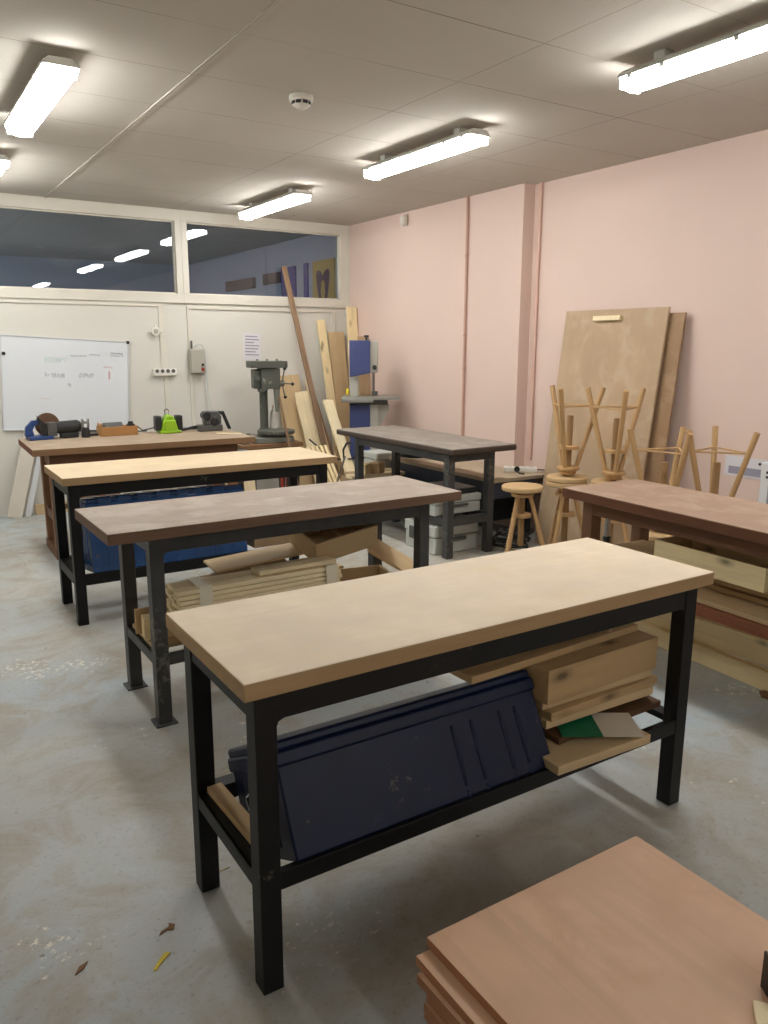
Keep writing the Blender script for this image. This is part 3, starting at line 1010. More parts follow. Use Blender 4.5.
# ------------------------------------------------------------------ bottom right: stack of boards
GO = 'stack of red brown boards'
zs = .0
offs = [(.0, .0, 0), (-.004, .003, .3), (.006, -.004, -.4), (0, .004, .2), (-.006, 0, 0), (.004, .002, .4), (-.002, -.004, -.3), (.003, 0, .2), (-.03, -.01, .5), (-.045, -.028, .6), (-.040, -.014, -.6), (0, 0, 0)]
zb = [.0245 * k for k in range(12)]
names = ['lowest', 'second lowest', 'third lowest', 'fourth lowest', 'fifth lowest', 'sixth lowest', 'sixth from the top', 'fifth from the top', 'fourth from the top', 'third from the top', 'second from the top', 'topmost']
for k, (dx, dy, a) in enumerate(offs):
    b = MB(); b.box(-.35, .35, -.35, .35, 0, .024)
    b.mats = ['okoume', 'okoume_edge']
    for f in b.bm.faces:
        f.normal_update()
        f.material_index = 0 if abs(f.normal.z) > .5 else 1
    o = b.build('okoume_board', None, bevel=.0015, loc=(1.256 + dx, .886 + dy, zb[k]), rot=(0, 0, R(a)))
    tag(o, 'red brown square board at the front right, %s of the stack' % names[k], 'board', GO)
ztop = zb[-1] + .024
t = thing('wood_block', 'small wooden block with a black edge on the stack of red brown boards', 'block', (1.395, .715, ztop + .001), (0, 0, R(-32)))
b = MB(); b.box(0, .15, -.04, .04, 0, .085); b.build('body', 'tool_box_wood', t, bevel=.002)
b = MB(); b.box(-.004, 0, -.04, .04, 0, .085); b.build('edge_strip', 'plastic_black', t, bevel=0)
board('pale offcut beside the block on the stack of red brown boards', (.12, .05, .012), (1.325, .675, ztop + .001), (0, 0, R(40)), 'pine_pale', name='wood_offcut', cat='offcut')

# ------------------------------------------------------------------ whiteboard and wall fittings
t = thing('whiteboard', 'large whiteboard with faint marker writing on the left of the back wall', 'whiteboard', (1.52, YB - .012, 1.21), (0, R(3.2), 0))
W, H = 1.13, .855
b = MB(); b.box(-W / 2, W / 2, -.006, .006, -H / 2, H / 2); b.build('panel', 'board_white', t, bevel=0)
for (x0, x1, z0, z1) in ((-W / 2 - .008, W / 2 + .008, H / 2 - .004, H / 2 + .008), (-W / 2 - .008, W / 2 + .008, -H / 2 - .008, -H / 2 + .004), (-W / 2 - .008, -W / 2 + .004, -H / 2, H / 2), (W / 2 - .004, W / 2 + .008, -H / 2, H / 2)):
    b = MB(); b.box(x0, x1, -.012, .008, z0, z1); b.build('frame_bar', 'alu', t, bevel=.002)
for x, z in ((W / 2, H / 2),):
    b = MB(); b.box(x - .014, x + .014, -.014, .008, z - .014, z + .014); b.build('corner_cap', 'plastic_black', t, bevel=.003)
b = MB(); b.box(.05, .42, -.05, -.006, -H / 2 - .012, -H / 2 + .0); b.build('pen_tray', 'plastic_black', t, bevel=.003)
b = MB(); b.cyl((-.545, -.006, .265), (-.545, -.016, .265), .016, n=14); b.build('magnet', 'plastic_black', t, bevel=.001)


def scrib(x, z, w, h, n, mat, seed):
    rr = random.Random(seed)
    b = MB()
    cx = x
    for k in range(n):
        x0 = cx + rr.uniform(0, w / n * .3); x1 = x0 + w / n * rr.uniform(.5, .9)
        pts = [(x0 + (x1 - x0) * q / 6, -.0072, z + h * (.5 + .5 * math.sin(q * 2.1 + rr.uniform(0, 3)))) for q in range(7)]
        b.tube(pts, .0012, 4)
        cx += w / n
    b.build('marker_writing', mat, t, bevel=0)


scrib(.03, .265, .14, .018, 8, 'ink_black', 1)
scrib(.20, .285, .10, .014, 6, 'ink_black', 2)
scrib(.40, .305, .12, .02, 8, 'ink_black', 3)
scrib(.40, .285, .12, .014, 8, 'ink_black', 4)
scrib(-.20, .20, .20, .05, 7, 'ink_green', 5)
scrib(-.22, .24, .22, .012, 5, 'ink_green', 6)
scrib(-.20, .06, .18, .05, 7, 'ink_black', 7)
scrib(.10, .07, .14, .05, 6, 'ink_black', 8)
scrib(.33, .17, .09, .02, 4, 'ink_red', 9)
scrib(.375, .06, .02, .09, 3, 'ink_red', 10)
scrib(-.25, -.14, .08, .014, 5, 'ink_red', 11)
scrib(-.0, -.02, .03, .04, 2, 'ink_black', 12)

t = thing('junction_box', 'round cream junction box above the socket strip on the back wall', 'junction box', (2.385, YB, 1.715))
b = MB(); b.cyl((0, -.04, 0), (0, 0, 0), .046, n=24); b.build('box', 'plastic_white', t, bevel=.006)
for dx, dz in ((-.05, 0), (.05, .0), (0, .05), (0, -.05)):
    b = MB(); b.cyl((dx * .7, -.02, dz * .7), (dx * 1.25, -.02, dz * 1.25), .012, n=10); b.build('gland', 'plastic_white', t, bevel=0)
b = MB(); b.box(-.02, .02, -.046, -.04, -.02, .02); b.build('cover', 'beige_box', t, bevel=.002)
t = thing('socket_strip', 'white four-way socket strip on the back wall', 'socket strip', (2.455, YB, 1.312))
b = MB(); b.box(-.12, .12, -.045, 0, -.036, .036); b.build('case', 'plastic_white', t, bevel=.008)
for k in range(4):
    b = MB(); b.cyl((-.082 + k * .055, -.047, .014), (-.082 + k * .055, -.04, .014), .019, n=18); b.build('socket', 'tool_grey', t, bevel=0)
t = thing('cable_duct', 'thin white cable duct running up from the socket strip', 'cable duct', (2.44, YB, 1.36))
b = MB(); b.box(-.012, .012, -.014, 0, -.008, .62); b.build('duct', 'frame', t, bevel=.002)
t = thing('switch_box', 'beige electrical switch box with cables on the back wall', 'switch box', (2.79, YB, 1.425))
b = MB(); b.box(-.075, .075, -.085, 0, -.125, .12); b.build('case', 'beige_box', t, bevel=.008)
b = MB(); b.cyl((.045, -.092, -.04), (.045, -.085, -.04), .014, n=14); b.build('knob', 'plastic_black', t, bevel=0)
b = MB(); b.box(.03, .06, -.09, -.085, -.105, -.07); b.build('switch', 'red', t, bevel=.002)
b = MB(); b.tube([(-.05, -.04, .12), (-.05, -.045, .2)], .009); b.build('conduit', 'tool_grey', t, bevel=0)
b = MB()
b.tube([(-.02, -.04, .115), (0, -.05, .16), (.05, -.055, .165), (.085, -.05, .11), (.092, -.045, -.1), (.10, -.05, -.35), (.125, -.06, -.50), (.14, -.08, -.55)], .007)
b.build('cable', 'plastic_grey', t, bevel=0)
t = thing('paper_sheet', 'printed paper sheet pinned on the back wall above the drill press', 'paper', (3.42, YB, 1.567), (0, R(2), 0))
b = MB(); b.box(-.1, .1, -.003, .0, -.14, .14); b.build('sheet', 'paper', t, bevel=0)
for k in range(7):
    w_ = [.14, .16, .1, .16, .15, .12, .16][k]
    b = MB(); b.box(-.08, -.08 + w_, -.0042, -.003, .10 - k * .032, .112 - k * .032); b.build('print_line', 'print', t, bevel=0)

# boards leaning on the back wall at the left
leaning('wide white board leaning on the back wall left of the wooden workbench', (.935, 7.87, .002), (1.17, 7.972, .80), (1, 0, 0), .13, .02, 'card', name='white_board', cat='board')
leaning('thin grey board leaning beside the wide white board', (1.05, 7.855, .002), (1.285, 7.972, .80), (1, 0, 0), .05, .012, 'alu', name='grey_board', cat='board')
board('pale plank lying on its edge at the foot of the back wall', (.75, .10, .022), (1.50, 7.93, .05), (R(88), 0, 0), 'ply', name='plank')

# ------------------------------------------------------------------ power tools on the wooden bench
ZT = .8505
t = thing('chop_saw', 'black and blue chop saw with round brown disc on the wooden bench', 'power saw', (1.09, 6.71, ZT), (0, 0, R(4)))
b = MB(); b.box(-.14, .04, -.06, .10, 0, .028); b.build('base', 'tool_blue', t, bevel=.004)
b = MB()
pts = [(-.16, 0), (-.15, .07), (-.10, .12), (-.05, .12), (-.055, .085), (-.085, .075), (-.10, .045), (-.09, 0)]
b.prism(pts, -.02, .02, Matrix.Translation((0, .02, .03)) @ Matrix.Rotation(R(90), 4, 'X')); b.build('guard', 'tool_blue', t, bevel=.004)
b = MB(); b.cyl((.03, .075, .105), (.03, .085, .105), .095, n=36); k = b.build('disc', 'rust', t, bevel=0)
b = MB(); b.prism([(-.07, .16), (.01, .07), (.02, -.02), (-.03, -.02)], -.01, .01, Matrix.Translation((0, -.02, .03)) @ Matrix.Rotation(R(90), 4, 'X')); b.build('blade_cover', 'plastic_black', t, bevel=.003)
b = MB(); b.box(.0, .07, -.05, .03, .02, .13); b.box(.01, .06, -.055, -.05, .05, .11); b.build('gearbox', 'tool_grey', t, bevel=.008)
b = MB(); b.cyl((.06, 0, .085), (.24, 0, .09), .048, .05, 24); b.cyl((.24, 0, .09), (.265, 0, .09), .05, .036, 24); b.build('motor', 'plastic_black', t, bevel=.004)
b = MB(); b.box(.10, .24, -.03, .03, 0, .042); b.build('handle', 'plastic_black', t, bevel=.008)
t = thing('clamp_stand', 'small black stand with silver clips right of the chop saw', 'clamp', (1.38, 6.67, ZT))
b = MB(); b.lathe([(.001, 0), (.035, 0), (.035, .03), (.028, .08), (.001, .08)], 20); b.build('base', 'plastic_black', t, bevel=.002)
b = MB(); b.box(-.03, -.012, -.01, .01, .08, .15); b.box(.012, .03, -.01, .01, .08, .15); b.cyl((-.03, 0, .12), (.03, 0, .12), .01, n=12); b.build('clip', 'chrome', t, bevel=.003)
t = thing('rasp', 'small black tool lying between the chop saw and the wooden tool box', 'hand tool', (1.49, 6.74, ZT))
b = MB(); b.box(-.07, .03, -.012, .012, 0, .018); b.build('blade', 'plastic_black', t, bevel=.003)
b = MB(); b.cyl((.03, 0, .012), (.10, 0, .014), .012, .014, 14); b.build('handle', 'plastic_black', t, bevel=0)
t = thing('tool_box', 'open wooden tool box on the wooden bench in front of the whiteboard', 'tool box', (1.64, 6.71, ZT), (0, 0, R(3)))
for y in (-.07, .058):
    b = MB(); b.box(-.15, .15, y, y + .012, 0, .075); b.build('side_panel', 'tool_box_wood', t, bevel=.002)
for x in (-.15, .138):
    b = MB(); b.prism([(-.058, 0), (.058, 0), (.058, .07), (.02, .11 if x < 0 else .075), (-.02, .08), (-.058, .11 if x < 0 else .075)], x, x + .012, Matrix(((0, 0, 1, 0), (1, 0, 0, 0), (0, 1, 0, 0), (0, 0, 0, 1)))); b.build('end_panel', 'tool_box_wood', t, bevel=.002)
b = MB(); b.box(-.138, .138, -.058, .058, .003, .012); b.build('bottom_panel', 'tool_box_wood', t, bevel=0)
t = thing('glue_roll', 'grey roll lying in the wooden tool box', 'roll', (1.62, 6.71, ZT + .0615), (0, 0, R(3)))
b = MB(); b.cyl((-.09, 0, 0), (.06, 0, 0), .046, n=24); b.build('roll', 'tool_grey', t, bevel=.004)
t = thing('battery', 'small black battery in the wooden tool box', 'battery', (1.755, 6.72, ZT + .013))
b = MB(); b.box(-.028, .028, -.03, .03, 0, .075); b.cyl((0, 0, .07), (0, 0, .095), .022, n=16); b.build('case', 'plastic_black', t, bevel=.006)
# green sander
t = thing('belt_sander', 'lime green and black belt sander on the wooden bench', 'sander', (2.06, 6.67, ZT), (0, 0, R(-4)))
b = MB(); b.prism([(-.075, 0), (.075, 0), (.07, .03), (.055, .09), (.03, .145), (0, .155), (-.03, .145), (-.055, .09), (-.07, .03)], -.06, .06, Matrix.Rotation(R(90), 4, 'X')); b.build('body', 'lime', t, bevel=.012)
b = MB(); b.box(-.09, .09, -.085, .085, 0, .022); b.build('base', 'lime', t, bevel=.006)
b = MB(); b.box(-.048, .048, -.078, -.062, .02, .11); b.build('front_cover', 'lime', t, bevel=.008)
for sx in (-1, 1):
    b = MB(); b.box(min(sx * .062, sx * .115), max(sx * .062, sx * .115), -.04, .05, .022, .145); b.build('side_pod', 'plastic_black', t, bevel=.008)
b = MB(); b.tube([(-.02, .02, .148), (-.024, .02, .19), (0, .02, .2), (.012, .02, .185), (.008, .02, .15)], .004); b.build('hook', 'plastic_black', t, bevel=0)
b = MB(); b.tube([(-.08, .075, .05), (-.14, .09, .03), (-.20, .08, .02), (-.25, .05, .06), (-.29, .05, .09), (-.32, .06, .06), (-.30, .08, .02), (-.22, .1, .012), (-.16, .11, .011)], .005); b.build('cord', 'plastic_black', t, bevel=0)
# black planer
t = thing('electric_planer', 'dark grey electric planer with raised handle on the wooden bench', 'planer', (2.425, 6.62, ZT), (0, 0, R(-6)))
b = MB(); b.box(-.12, .09, -.045, .045, .0, .055); b.build('base', 'tool_grey', t, bevel=.006)
b = MB(); b.prism([(-.07, .05), (.08, .05), (.085, .13), (.05, .175), (-.045, .175), (-.075, .12)], -.04, .04, Matrix.Rotation(R(90), 4, 'X')); b.build('body', 'tool_grey', t, bevel=.012)
b = MB(); b.prism([(.05, .145), (.06, .172), (.112, .17), (.175, .012), (.148, .008), (.095, .14)], -.018, .018, Matrix.Rotation(R(90), 4, 'X')); b.build('handle', 'plastic_black', t, bevel=.006)
b = MB(); b.cyl((-.05, -.06, .135), (-.05, .05, .135), .036, n=22); b.build('knob', 'plastic_black', t, bevel=.004)
b = MB(); b.cyl((.02, -.052, .08), (.02, -.04, .08), .035, n=22); b.build('belt_cover', 'plastic_black', t, bevel=.004)
t = thing('power_cable', 'thick black cable coiled behind the sander and planer on the wooden bench', 'cable', (2.22, 6.73, ZT))
b = MB(); b.tube([(-.03, -.02, .012), (.0, -.01, .014), (.08, 0, .03), (.15, 0, .03), (.22, .02, .012), (.20, .05, .012), (.08, .06, .015), (.0, .05, .012), (-.05, .05, .012)], .011); b.build('cord', 'plastic_black', t, bevel=0)
board('loose paint stirring stick at the right end of the wooden bench', (.22, .03, .008), (2.46, 6.30, ZT), (0, 0, R(-38)), 'pine_pale', name='wood_stick', cat='stick')

# under the wooden bench
t = thing('steel_cabinet', 'blue grey steel cabinet behind the wooden workbench', 'cabinet', (2.95, 7.0, 0))
b = MB(); b.box(-.42, -.02, -.16, .12, .03, .60); b.build('case', 'cabinet', t, bevel=.006)
b = MB(); b.box(-.40, -.04, -.166, -.16, .06, .57); d = b.build('door', 'cabinet', t, bevel=.004)
b = MB(); b.box(-.09, -.08, -.18, -.166, .3, .4); b.build('handle', 'chrome', d, bevel=.002)
b = MB(); b.box(-.40, -.04, -.14, .1, 0, .03); b.build('plinth', 'plastic_black', t, bevel=0)
for k, (x, lab) in enumerate(((2.60, 'narrow pale offcut standing before the blue grey cabinet'), (2.80, 'wide pale offcut standing before the blue grey cabinet'))):
    leaning(lab, (x, 6.66, .002), (x + .02, 6.785, .60 + .02 * k), (1, 0, 0), .07 + .04 * k, .02, 'pine_pale', name='wood_offcut', cat='offcut')
board('flat brown carton lying on the low stretcher of the wooden workbench', (.34, .22, .12), (1.35, 6.385, .3705), (0, 0, R(4)), 'red_wood', name='wooden_case', cat='box')
board('white carton on the brown case under the wooden workbench', (.24, .16, .05), (1.33, 6.385, .491), (0, 0, R(-6)), 'card', name='carton', cat='box')

# ------------------------------------------------------------------ drill press on its own stand
t = thing('drill_stand', 'low wooden stand with dark legs under the drill press', 'stand', (3.27, 7.36, 0))
b = MB(); b.box(-.37, .30, -.24, .24, .585, .63); b.build('top', 'oak_edge', t, bevel=.004)
for x in (-.32, .22):
    for y in (-.2, .15):
        b = MB(); b.box(x, x + .05, y, y + .05, 0, .585); b.build('leg', 'plastic_black', t, bevel=.003)
b = MB(); b.box(-.27, .22, -.19, -.16, .5, .585); b.build('apron', 'dark_wood', t, bevel=.002)
t = thing('drill_press', 'old grey green bench drill press on the low stand by the back wall', 'drill press', (3.29, 7.33, .6305), (0, 0, R(-8)))
b = MB(); b.prism([(-.2, -.14), (-.16, -.18), (.18, -.18), (.22, -.14), (.22, .14), (.18, .18), (-.16, .18), (-.2, .14)], 0, .055); b.lathe([(.001, .055), (.12, .055), (.11, .075), (.001, .078)], 28, Matrix.Translation((.02, -.02, 0))); b.build('base', 'drill_light', t, bevel=.006)
b = MB(); b.lathe([(.001, .06), (.17, .075), (.19, .09), (.19, .115), (.17, .12), (.001, .12)], 32, Matrix.Translation((.06, -.05, 0))); b.build('work_table', 'drill_green', t, bevel=0)
b = MB(); b.cyl((-.03, .06, .055), (-.03, .06, .62), .042, n=24); b.lathe([(.001, .05), (.075, .05), (.07, .1), (.048, .13), (.001, .13)], 24, Matrix.Translation((-.03, .06, 0))); b.build('column', 'drill_green', t, bevel=0)
b = MB(); b.prism([(-.08, .49), (-.02, .53), (.10, .53), (.10, .73), (-.09, .73), (-.09, .50)], -.07, .11, Matrix.Rotation(R(90), 4, 'X')); b.build('head', 'drill_green', t, bevel=.012)
b = MB(); b.box(-.155, -.085, -.06, .06, .53, .72); b.cyl((-.12, -.06, .63), (-.12, -.09, .63), .03, n=18); b.build('motor', 'drill_green', t, bevel=.01)
b = MB(); b.prism([(-.19, -.1), (-.15, -.13), (.14, -.13), (.18, -.1), (.18, .1), (.14, .13), (-.15, .13), (-.19, .1)], .735, .80); b.box(-.185, .175, -.122, .122, .76, .768); b.build('belt_cover', 'drill_green', t, bevel=.008)
for x in (-.1, .0, .1):
    b = MB(); b.cyl((x, 0, .80), (x, 0, .82), .012, n=12); b.build('cover_bolt', 'drill_light', t, bevel=0)
b = MB(); b.cyl((.07, -.07, .37), (.07, -.07, .53), .024, .034, 18); b.cyl((.07, -.07, .30), (.07, -.07, .37), .016, .024, 16); b.build('chuck', 'drill_light', t, bevel=.002)
b = MB(); b.cyl((-.01, -.075, .66), (-.01, -.1, .66), .04, n=22); b.build('dial', 'drill_light', t, bevel=.002)
b = MB()
hubp = Vector((.13, -.05, .58)); b.cyl((.095, -.05, .58), (.15, -.05, .58), .03, n=18)
tips = []
for a in (60, 180, 300):
    tip = hubp + Vector((.06, .165 * math.cos(R(a)), .165 * math.sin(R(a)))); tips.append(tip)
    b.cyl(hubp, tip, .007, n=8)
fh_ = b.build('feed_handle', 'drill_light', t, bevel=0)
for tip in tips:
    b = MB(); b.sphere(tip, .017); b.build('knob', 'plastic_black', fh_, bevel=0)
t = thing('plastic_bottle', 'white plastic bottle standing beside the drill press column', 'bottle', (3.375, 7.40, .7505))
b = MB(); b.lathe([(.001, 0), (.036, 0), (.038, .01), (.038, .14), (.03, .17), (.012, .19), (.012, .20), (.001, .20)], 24); b.build('body', 'plastic_white', t, bevel=0)
b = MB(); b.lathe([(.001, .2), (.014, .2), (.01, .235), (.001, .24)], 16); b.build('cap', 'plastic_white', t, bevel=0)
t = thing('crumpled_rag', 'crumpled white rag on the drill press stand', 'rag', (3.00, 7.22, .6305))
b = MB(); b.sphere((0, 0, .028), .05, 1.3, 1., .56, 20)
for v in b.bm.verts:
    d = math.sin(v.co.x * 90) * .01 + math.cos(v.co.y * 110 + v.co.z * 70) * .01
    v.co += Vector((v.co.x, v.co.y, v.co.z - .028)).normalized() * d
    v.co.z = max(v.co.z, .001)
b.build('cloth', 'paper', t, bevel=0)
t = thing('cable_heap', 'heap of black cables left of the drill press on the stand', 'cable', (3.05, 7.44, .6305))
b = MB()
pts = []
for k in range(60):
    a = k * .45
    pts.append(((.09 + .02 * math.sin(k * .9)) * math.cos(a) - .02, .06 * math.sin(a) - .0, .012 + .0009 * k + .006 * math.sin(k * 1.7)))
b.tube(pts, .0085, 6); b.build('cord', 'plastic_black', t, bevel=0)
for k, x in enumerate((3.33, 3.39)):
    t = thing('pipe_clamp', 'red clamp standing under the drill press stand, %s one' % ['left', 'right'][k], 'clamp', (x, 7.20 - .06, 0))
    b = MB(); b.box(-.012, .012, -.02, .02, 0, .5); b.build('bar', 'red', t, bevel=.002)
    b = MB(); b.box(-.016, .016, -.06, .02, .42, .46); b.build('jaw', 'red', t, bevel=.004)

# ------------------------------------------------------------------ timber leaning in the corner
GC = 'timber leaning in the corner'
WX = (1, 0, 0)
leaning('long thin brown batten leaning high up against the window sill', (4.04, 7.30, .002), (3.80, 7.955, 2.41), WX, .055, .028, 'batten', name='batten', group=GC)
leaning('tallest pale plank, upright in the room corner', (4.52, 7.62, .002), (4.545, 7.80, 2.0), WX, .12, .025, 'pine', group=GC)
leaning('plank with knots left of the wide ochre board in the corner', (4.36, 7.70, .002), (4.235, 7.955, 1.86), WX, .095, .025, 'pine', group=GC)
leaning('wide ochre board leaning in the corner behind the bandsaw', (4.49, 7.74, .002), (4.42, 7.945, 1.73), WX, .19, .022, 'ply', group=GC)
leaning('short brown board in the corner between the tall plank and the bandsaw', (4.52, 7.42, .002), (4.535, 7.54, 1.68), WX, .13, .022, 'ply_old', group=GC)
leaning('wide plywood offcut behind the drill press handle', (3.88, 7.68, .002), (3.80, 7.955, 1.26), WX, .29, .022, 'ply', group=GC)
leaning('pale rectangular board in front of the plywood offcut', (4.0, 7.46, .002), (3.875, 7.76, 1.09), WX, .17, .02, 'pine_pale', group=GC)
leaning('narrow pale lath just right of the long batten', (4.19, 7.50, .002), (4.03, 7.90, 1.2), WX, .06, .02, 'pine_pale', group=GC)
leaning('dark narrow lath right of the pale lath in the corner', (4.25, 7.50, .002), (4.10, 7.90, 1.05), WX, .04, .02, 'batten', group=GC)
leaning('short offcut standing low in the corner behind the dark cable', (4.18, 7.30, .002), (4.12, 7.44, .84), WX, .10, .03, 'timber', group=GC)
leaning('thick pale board sloping to the right in front of the corner timber', (3.89, 6.47, .002), (3.95, 7.28, 1.03), (1, .1, 0), .11, .035, 'pine_pale', group=GC)
for k in range(5):
    leaning('pale strip in the fan beside the third bench, %s from the left' % ['first', 'second', 'third', 'fourth', 'fifth'][k],
            (3.60 + .045 * k, 6.50 + .01 * k, .002), (3.53 + .055 * k, 6.95 + .01 * k, .60), (1, 0, 0), .028, .02, 'pine', name='strip', cat='strip', group='fan of pale strips')
leaning('thin wooden rod leaning in front of the drill press', (3.45, 6.92, .002), (3.27, 7.02, 1.10), WX, .022, .018, 'batten', name='wood_rod', cat='rod')
leaning('thin steel rod leaning right of the third bench', (3.40, 6.33, .002), (3.66, 6.42, .56), WX, .016, .016, 'chrome', name='steel_rod', cat='rod')
t = thing('power_cable', 'black cable looping down over the leaning boards beside the third bench', 'cable', (3.75, 7.0, 0))
b = MB(); b.tube([(-.15, .05, .66), (-.05, .0, .56), (.05, -.08, .47), (.14, -.14, .45), (.22, -.2, .47), (.30, -.22, .55), (.34, -.2, .64)], .008)
b.build('cord', 'plastic_black', t, bevel=0)
b = MB(); b.tube([(.13, -.16, .46), (.12, -.17, .56), (.15, -.18, .62), (.2, -.19, .63)], .012); b.build('plug', 'plastic_black', t, bevel=0)

# ------------------------------------------------------------------ bandsaw
t = thing('bandsaw', 'blue and grey bandsaw by the pink wall', 'bandsaw', (4.165, 6.92, 0), (0, 0, R(-30)))
t.scale = (.88, .9, 1.012)
b = MB(); b.box(-.17, .17, -.13, .16, 0, .42); b.build('pedestal', 'saw_grey', t, bevel=.006)
b = MB(); b.box(-.165, .07, -.14, .13, .44, .99); b.build('lower_door', 'saw_blue', t, bevel=.008)
b = MB(); b.box(.07, .165, -.135, .13, .42, .99); b.box(-.165, .165, -.125, .13, .42, .44); b.prism([(.16, .99), (.165, .72), (.29, .93), (.29, .99)], -.06, .06, Matrix.Rotation(R(90), 4, 'X')); b.build('lower_case', 'saw_grey', t, bevel=.006)
b = MB(); b.box(-.165, -.06, .0, .11, .99, 1.34); b.build('column', 'saw_grey', t, bevel=.006)
b = MB(); b.box(-.15, .16, -.11, .13, 1.30, 1.61); b.build('upper_case', 'saw_grey', t, bevel=.012)
b = MB(); b.prism([(-.165, 1.26), (-.10, 1.27), (.02, 1.29), (.07, 1.30), (.07, 1.615), (-.165, 1.615)], .11, .145, Matrix.Rotation(R(90), 4, 'X')); b.build('upper_door', 'saw_blue', t, bevel=.006)
b = MB(); b.cyl((.12, -.11, 1.355), (.12, -.135, 1.355), .024, n=18); b.build('guide_knob', 'plastic_black', t, bevel=.002)
b = MB(); b.cyl((.03, 0, 1.61), (.03, 0, 1.65), .012, n=12); b.cyl((.03, 0, 1.645), (.03, 0, 1.665), .028, n=18); b.build('tension_knob', 'plastic_black', t, bevel=.002)
b = MB(); b.box(.118, .126, -.03, .0, 1.02, 1.32); b.build('blade', 'tool_grey', t, bevel=0)
b = MB(); b.box(.09, .16, -.05, .02, 1.075, 1.115); b.box(.10, .115, -.015, .005, 1.1, 1.32); b.build('blade_guide', 'tool_grey', t, bevel=.003)
b = MB(); b.box(-.235, .40, -.27, .20, 1.045, 1.067); b.build('table', 'cast', t, bevel=.003)
b = MB(); b.box(-.1, .27, -.16, .12, .99, 1.045); b.build('table_trunnion', 'tool_grey', t, bevel=.006)
b = MB(); b.box(-.255, -.235, -.275, .0, 1.015, 1.065); b.box(-.25, .1, -.29, -.27, 1.02, 1.055); b.build('fence_rail', 'cast', t, bevel=.003)
b = MB(); b.box(-.205, -.17, -.03, .03, 1.08, 1.14); sw = b.build('switch_box', 'yellow', t, bevel=.006)

# ------------------------------------------------------------------ low machine bench by the pink wall
t = thing('machine_bench', 'low blue grey machine bench with dusty beige top by the pink wall', 'bench', (4.345, 5.45, 0))
b = MB(); b.box(-.245, .265, -.66, .9, .50, .53); b.build('top', 'bench_beige', t, bevel=.003)
b = MB(); b.box(.27, .385, -.66, -.33, .50, .53); b.build('top_extension', 'bench_beige', t, bevel=.003)
b = MB(); b.box(-.235, .25, -.63, .88, .36, .50); b.build('apron', 'bench_blue', t, bevel=.004)
for x in (-.23, .19):
    for y in (-.60, .80):
        b = MB(); b.box(x, x + .05, y, y + .05, 0, .36); b.build('leg', 'plastic_black', t, bevel=.002)
b = MB(); b.box(-.1, .22, -.45, .6, .12, .3599); b.build('motor_housing', 'plastic_black', t, bevel=.02)
t = thing('power_strip', 'white power strip with a black plug on the beige bench top', 'power strip', (4.56, 4.98, .5305), (0, 0, R(-40)))
b = MB(); b.box(-.14, .14, -.032, .032, 0, .045); b.build('case', 'plastic_white', t, bevel=.008)
for k in range(4):
    b = MB(); b.cyl((-.09 + k * .06, -.008, .045), (-.09 + k * .06, -.008, .0465), .02, n=16); b.build('socket', 'plastic_grey', t, bevel=0)
b = MB(); b.cyl((-.03, -.05, .03), (-.03, -.03, .03), .024, n=16); b.tube([(-.03, -.05, .03), (-.03, -.09, .02), (-.01, -.12, .006), (.03, -.13, .006)], .006); b.build('plug', 'plastic_black', t, bevel=0)
b = MB(); b.tube([(.14, 0, .025), (.2, .01, .02), (.25, -.01, .008), (.29, -.03, .006)], .005); b.build('cord', 'plastic_black', t, bevel=0)


def tool_case(label, loc, rot, W, D, H, hasp=True):
    t = thing('tool_case', label, 'case', loc, (0, 0, rot), 'grey tool cases under the steel workbench')
    b = MB(); b.box(-W / 2, W / 2, -D / 2, D / 2, 0, H * .58); b.build('body', 'plastic_grey', t, bevel=.01)
    b = MB(); b.box(-W / 2 - .006, W / 2 + .006, -D / 2 - .006, D / 2 + .006, H * .6, H); b.build('lid', 'plastic_grey', t, bevel=.01)
    for y in (-D * .25, D * .25):
        b = MB(); b.box(-W / 2 - .014, -W / 2, y - .03, y + .03, H * .35, H * .78); b.build('latch', 'tool_grey', t, bevel=.004)
    b = MB(); b.box(W * -.2, W * .2, -D / 2 - .025, -D / 2 - .006, H * .42, H * .55); b.build('handle', 'tool_grey', t, bevel=.006)
    return t


tool_case('pale grey tool case on the floor under the near end of the steel workbench', (3.69, 4.93, .001), 0, .42, .40, .23)
tool_case('pale grey tool case on the rails above the floor case of the steel workbench', (3.69, 4.93, .3115), 0, .45, .42, .145)
t = thing('tool_tray', 'black flat tray on top of the upper grey tool case', 'tray', (3.69, 4.92, .4575))
b = MB(); b.box(-.2, .2, -.18, .18, 0, .045); b.build('tray', 'plastic_black', t, bevel=.006)
# far end: boards, blocks and a grey chest
for k, (x, z, L, w, lab, mat) in enumerate(((3.76, .3105, .56, .13, 'pale board lying on the tall crate at the far end of the steel workbench, front', 'pine_pale'), (3.93, .3105, .52, .13, 'brown board lying on the tall crate at the far end of the steel workbench, rear', 'ply_old'))):
    board(lab, (L, w, .03), (3.80 + .03 * k, 6.10 + .14 * k, .4005 + .0 * k), (0, 0, R(-2 + 3 * k)), mat)
board('square cut pale block on the boards below the steel workbench, left one', (.11, .11, .10), (3.66, 6.10, .431), (0, 0, R(30)), 'pine', name='wood_block', cat='block')
board('square cut brown block on the boards below the steel workbench, right one', (.11, .11, .10), (3.81, 6.10, .431), (0, 0, R(30)), 'timber', name='wood_block', cat='block')
crate('tall wooden crate on the floor under the far end of the steel workbench', .50, .28, .40, (3.80, 6.175, .0), (0, 0, 0), 'ply_old')
t = thing('grey_chest', 'pale grey plastic chest in front of the bandsaw', 'chest', (4.12, 6.50, 0), (0, 0, R(0)))
b = MB(); b.box(-.14, .14, -.13, .12, 0, .50); b.build('body', 'plastic_grey', t, bevel=.014)
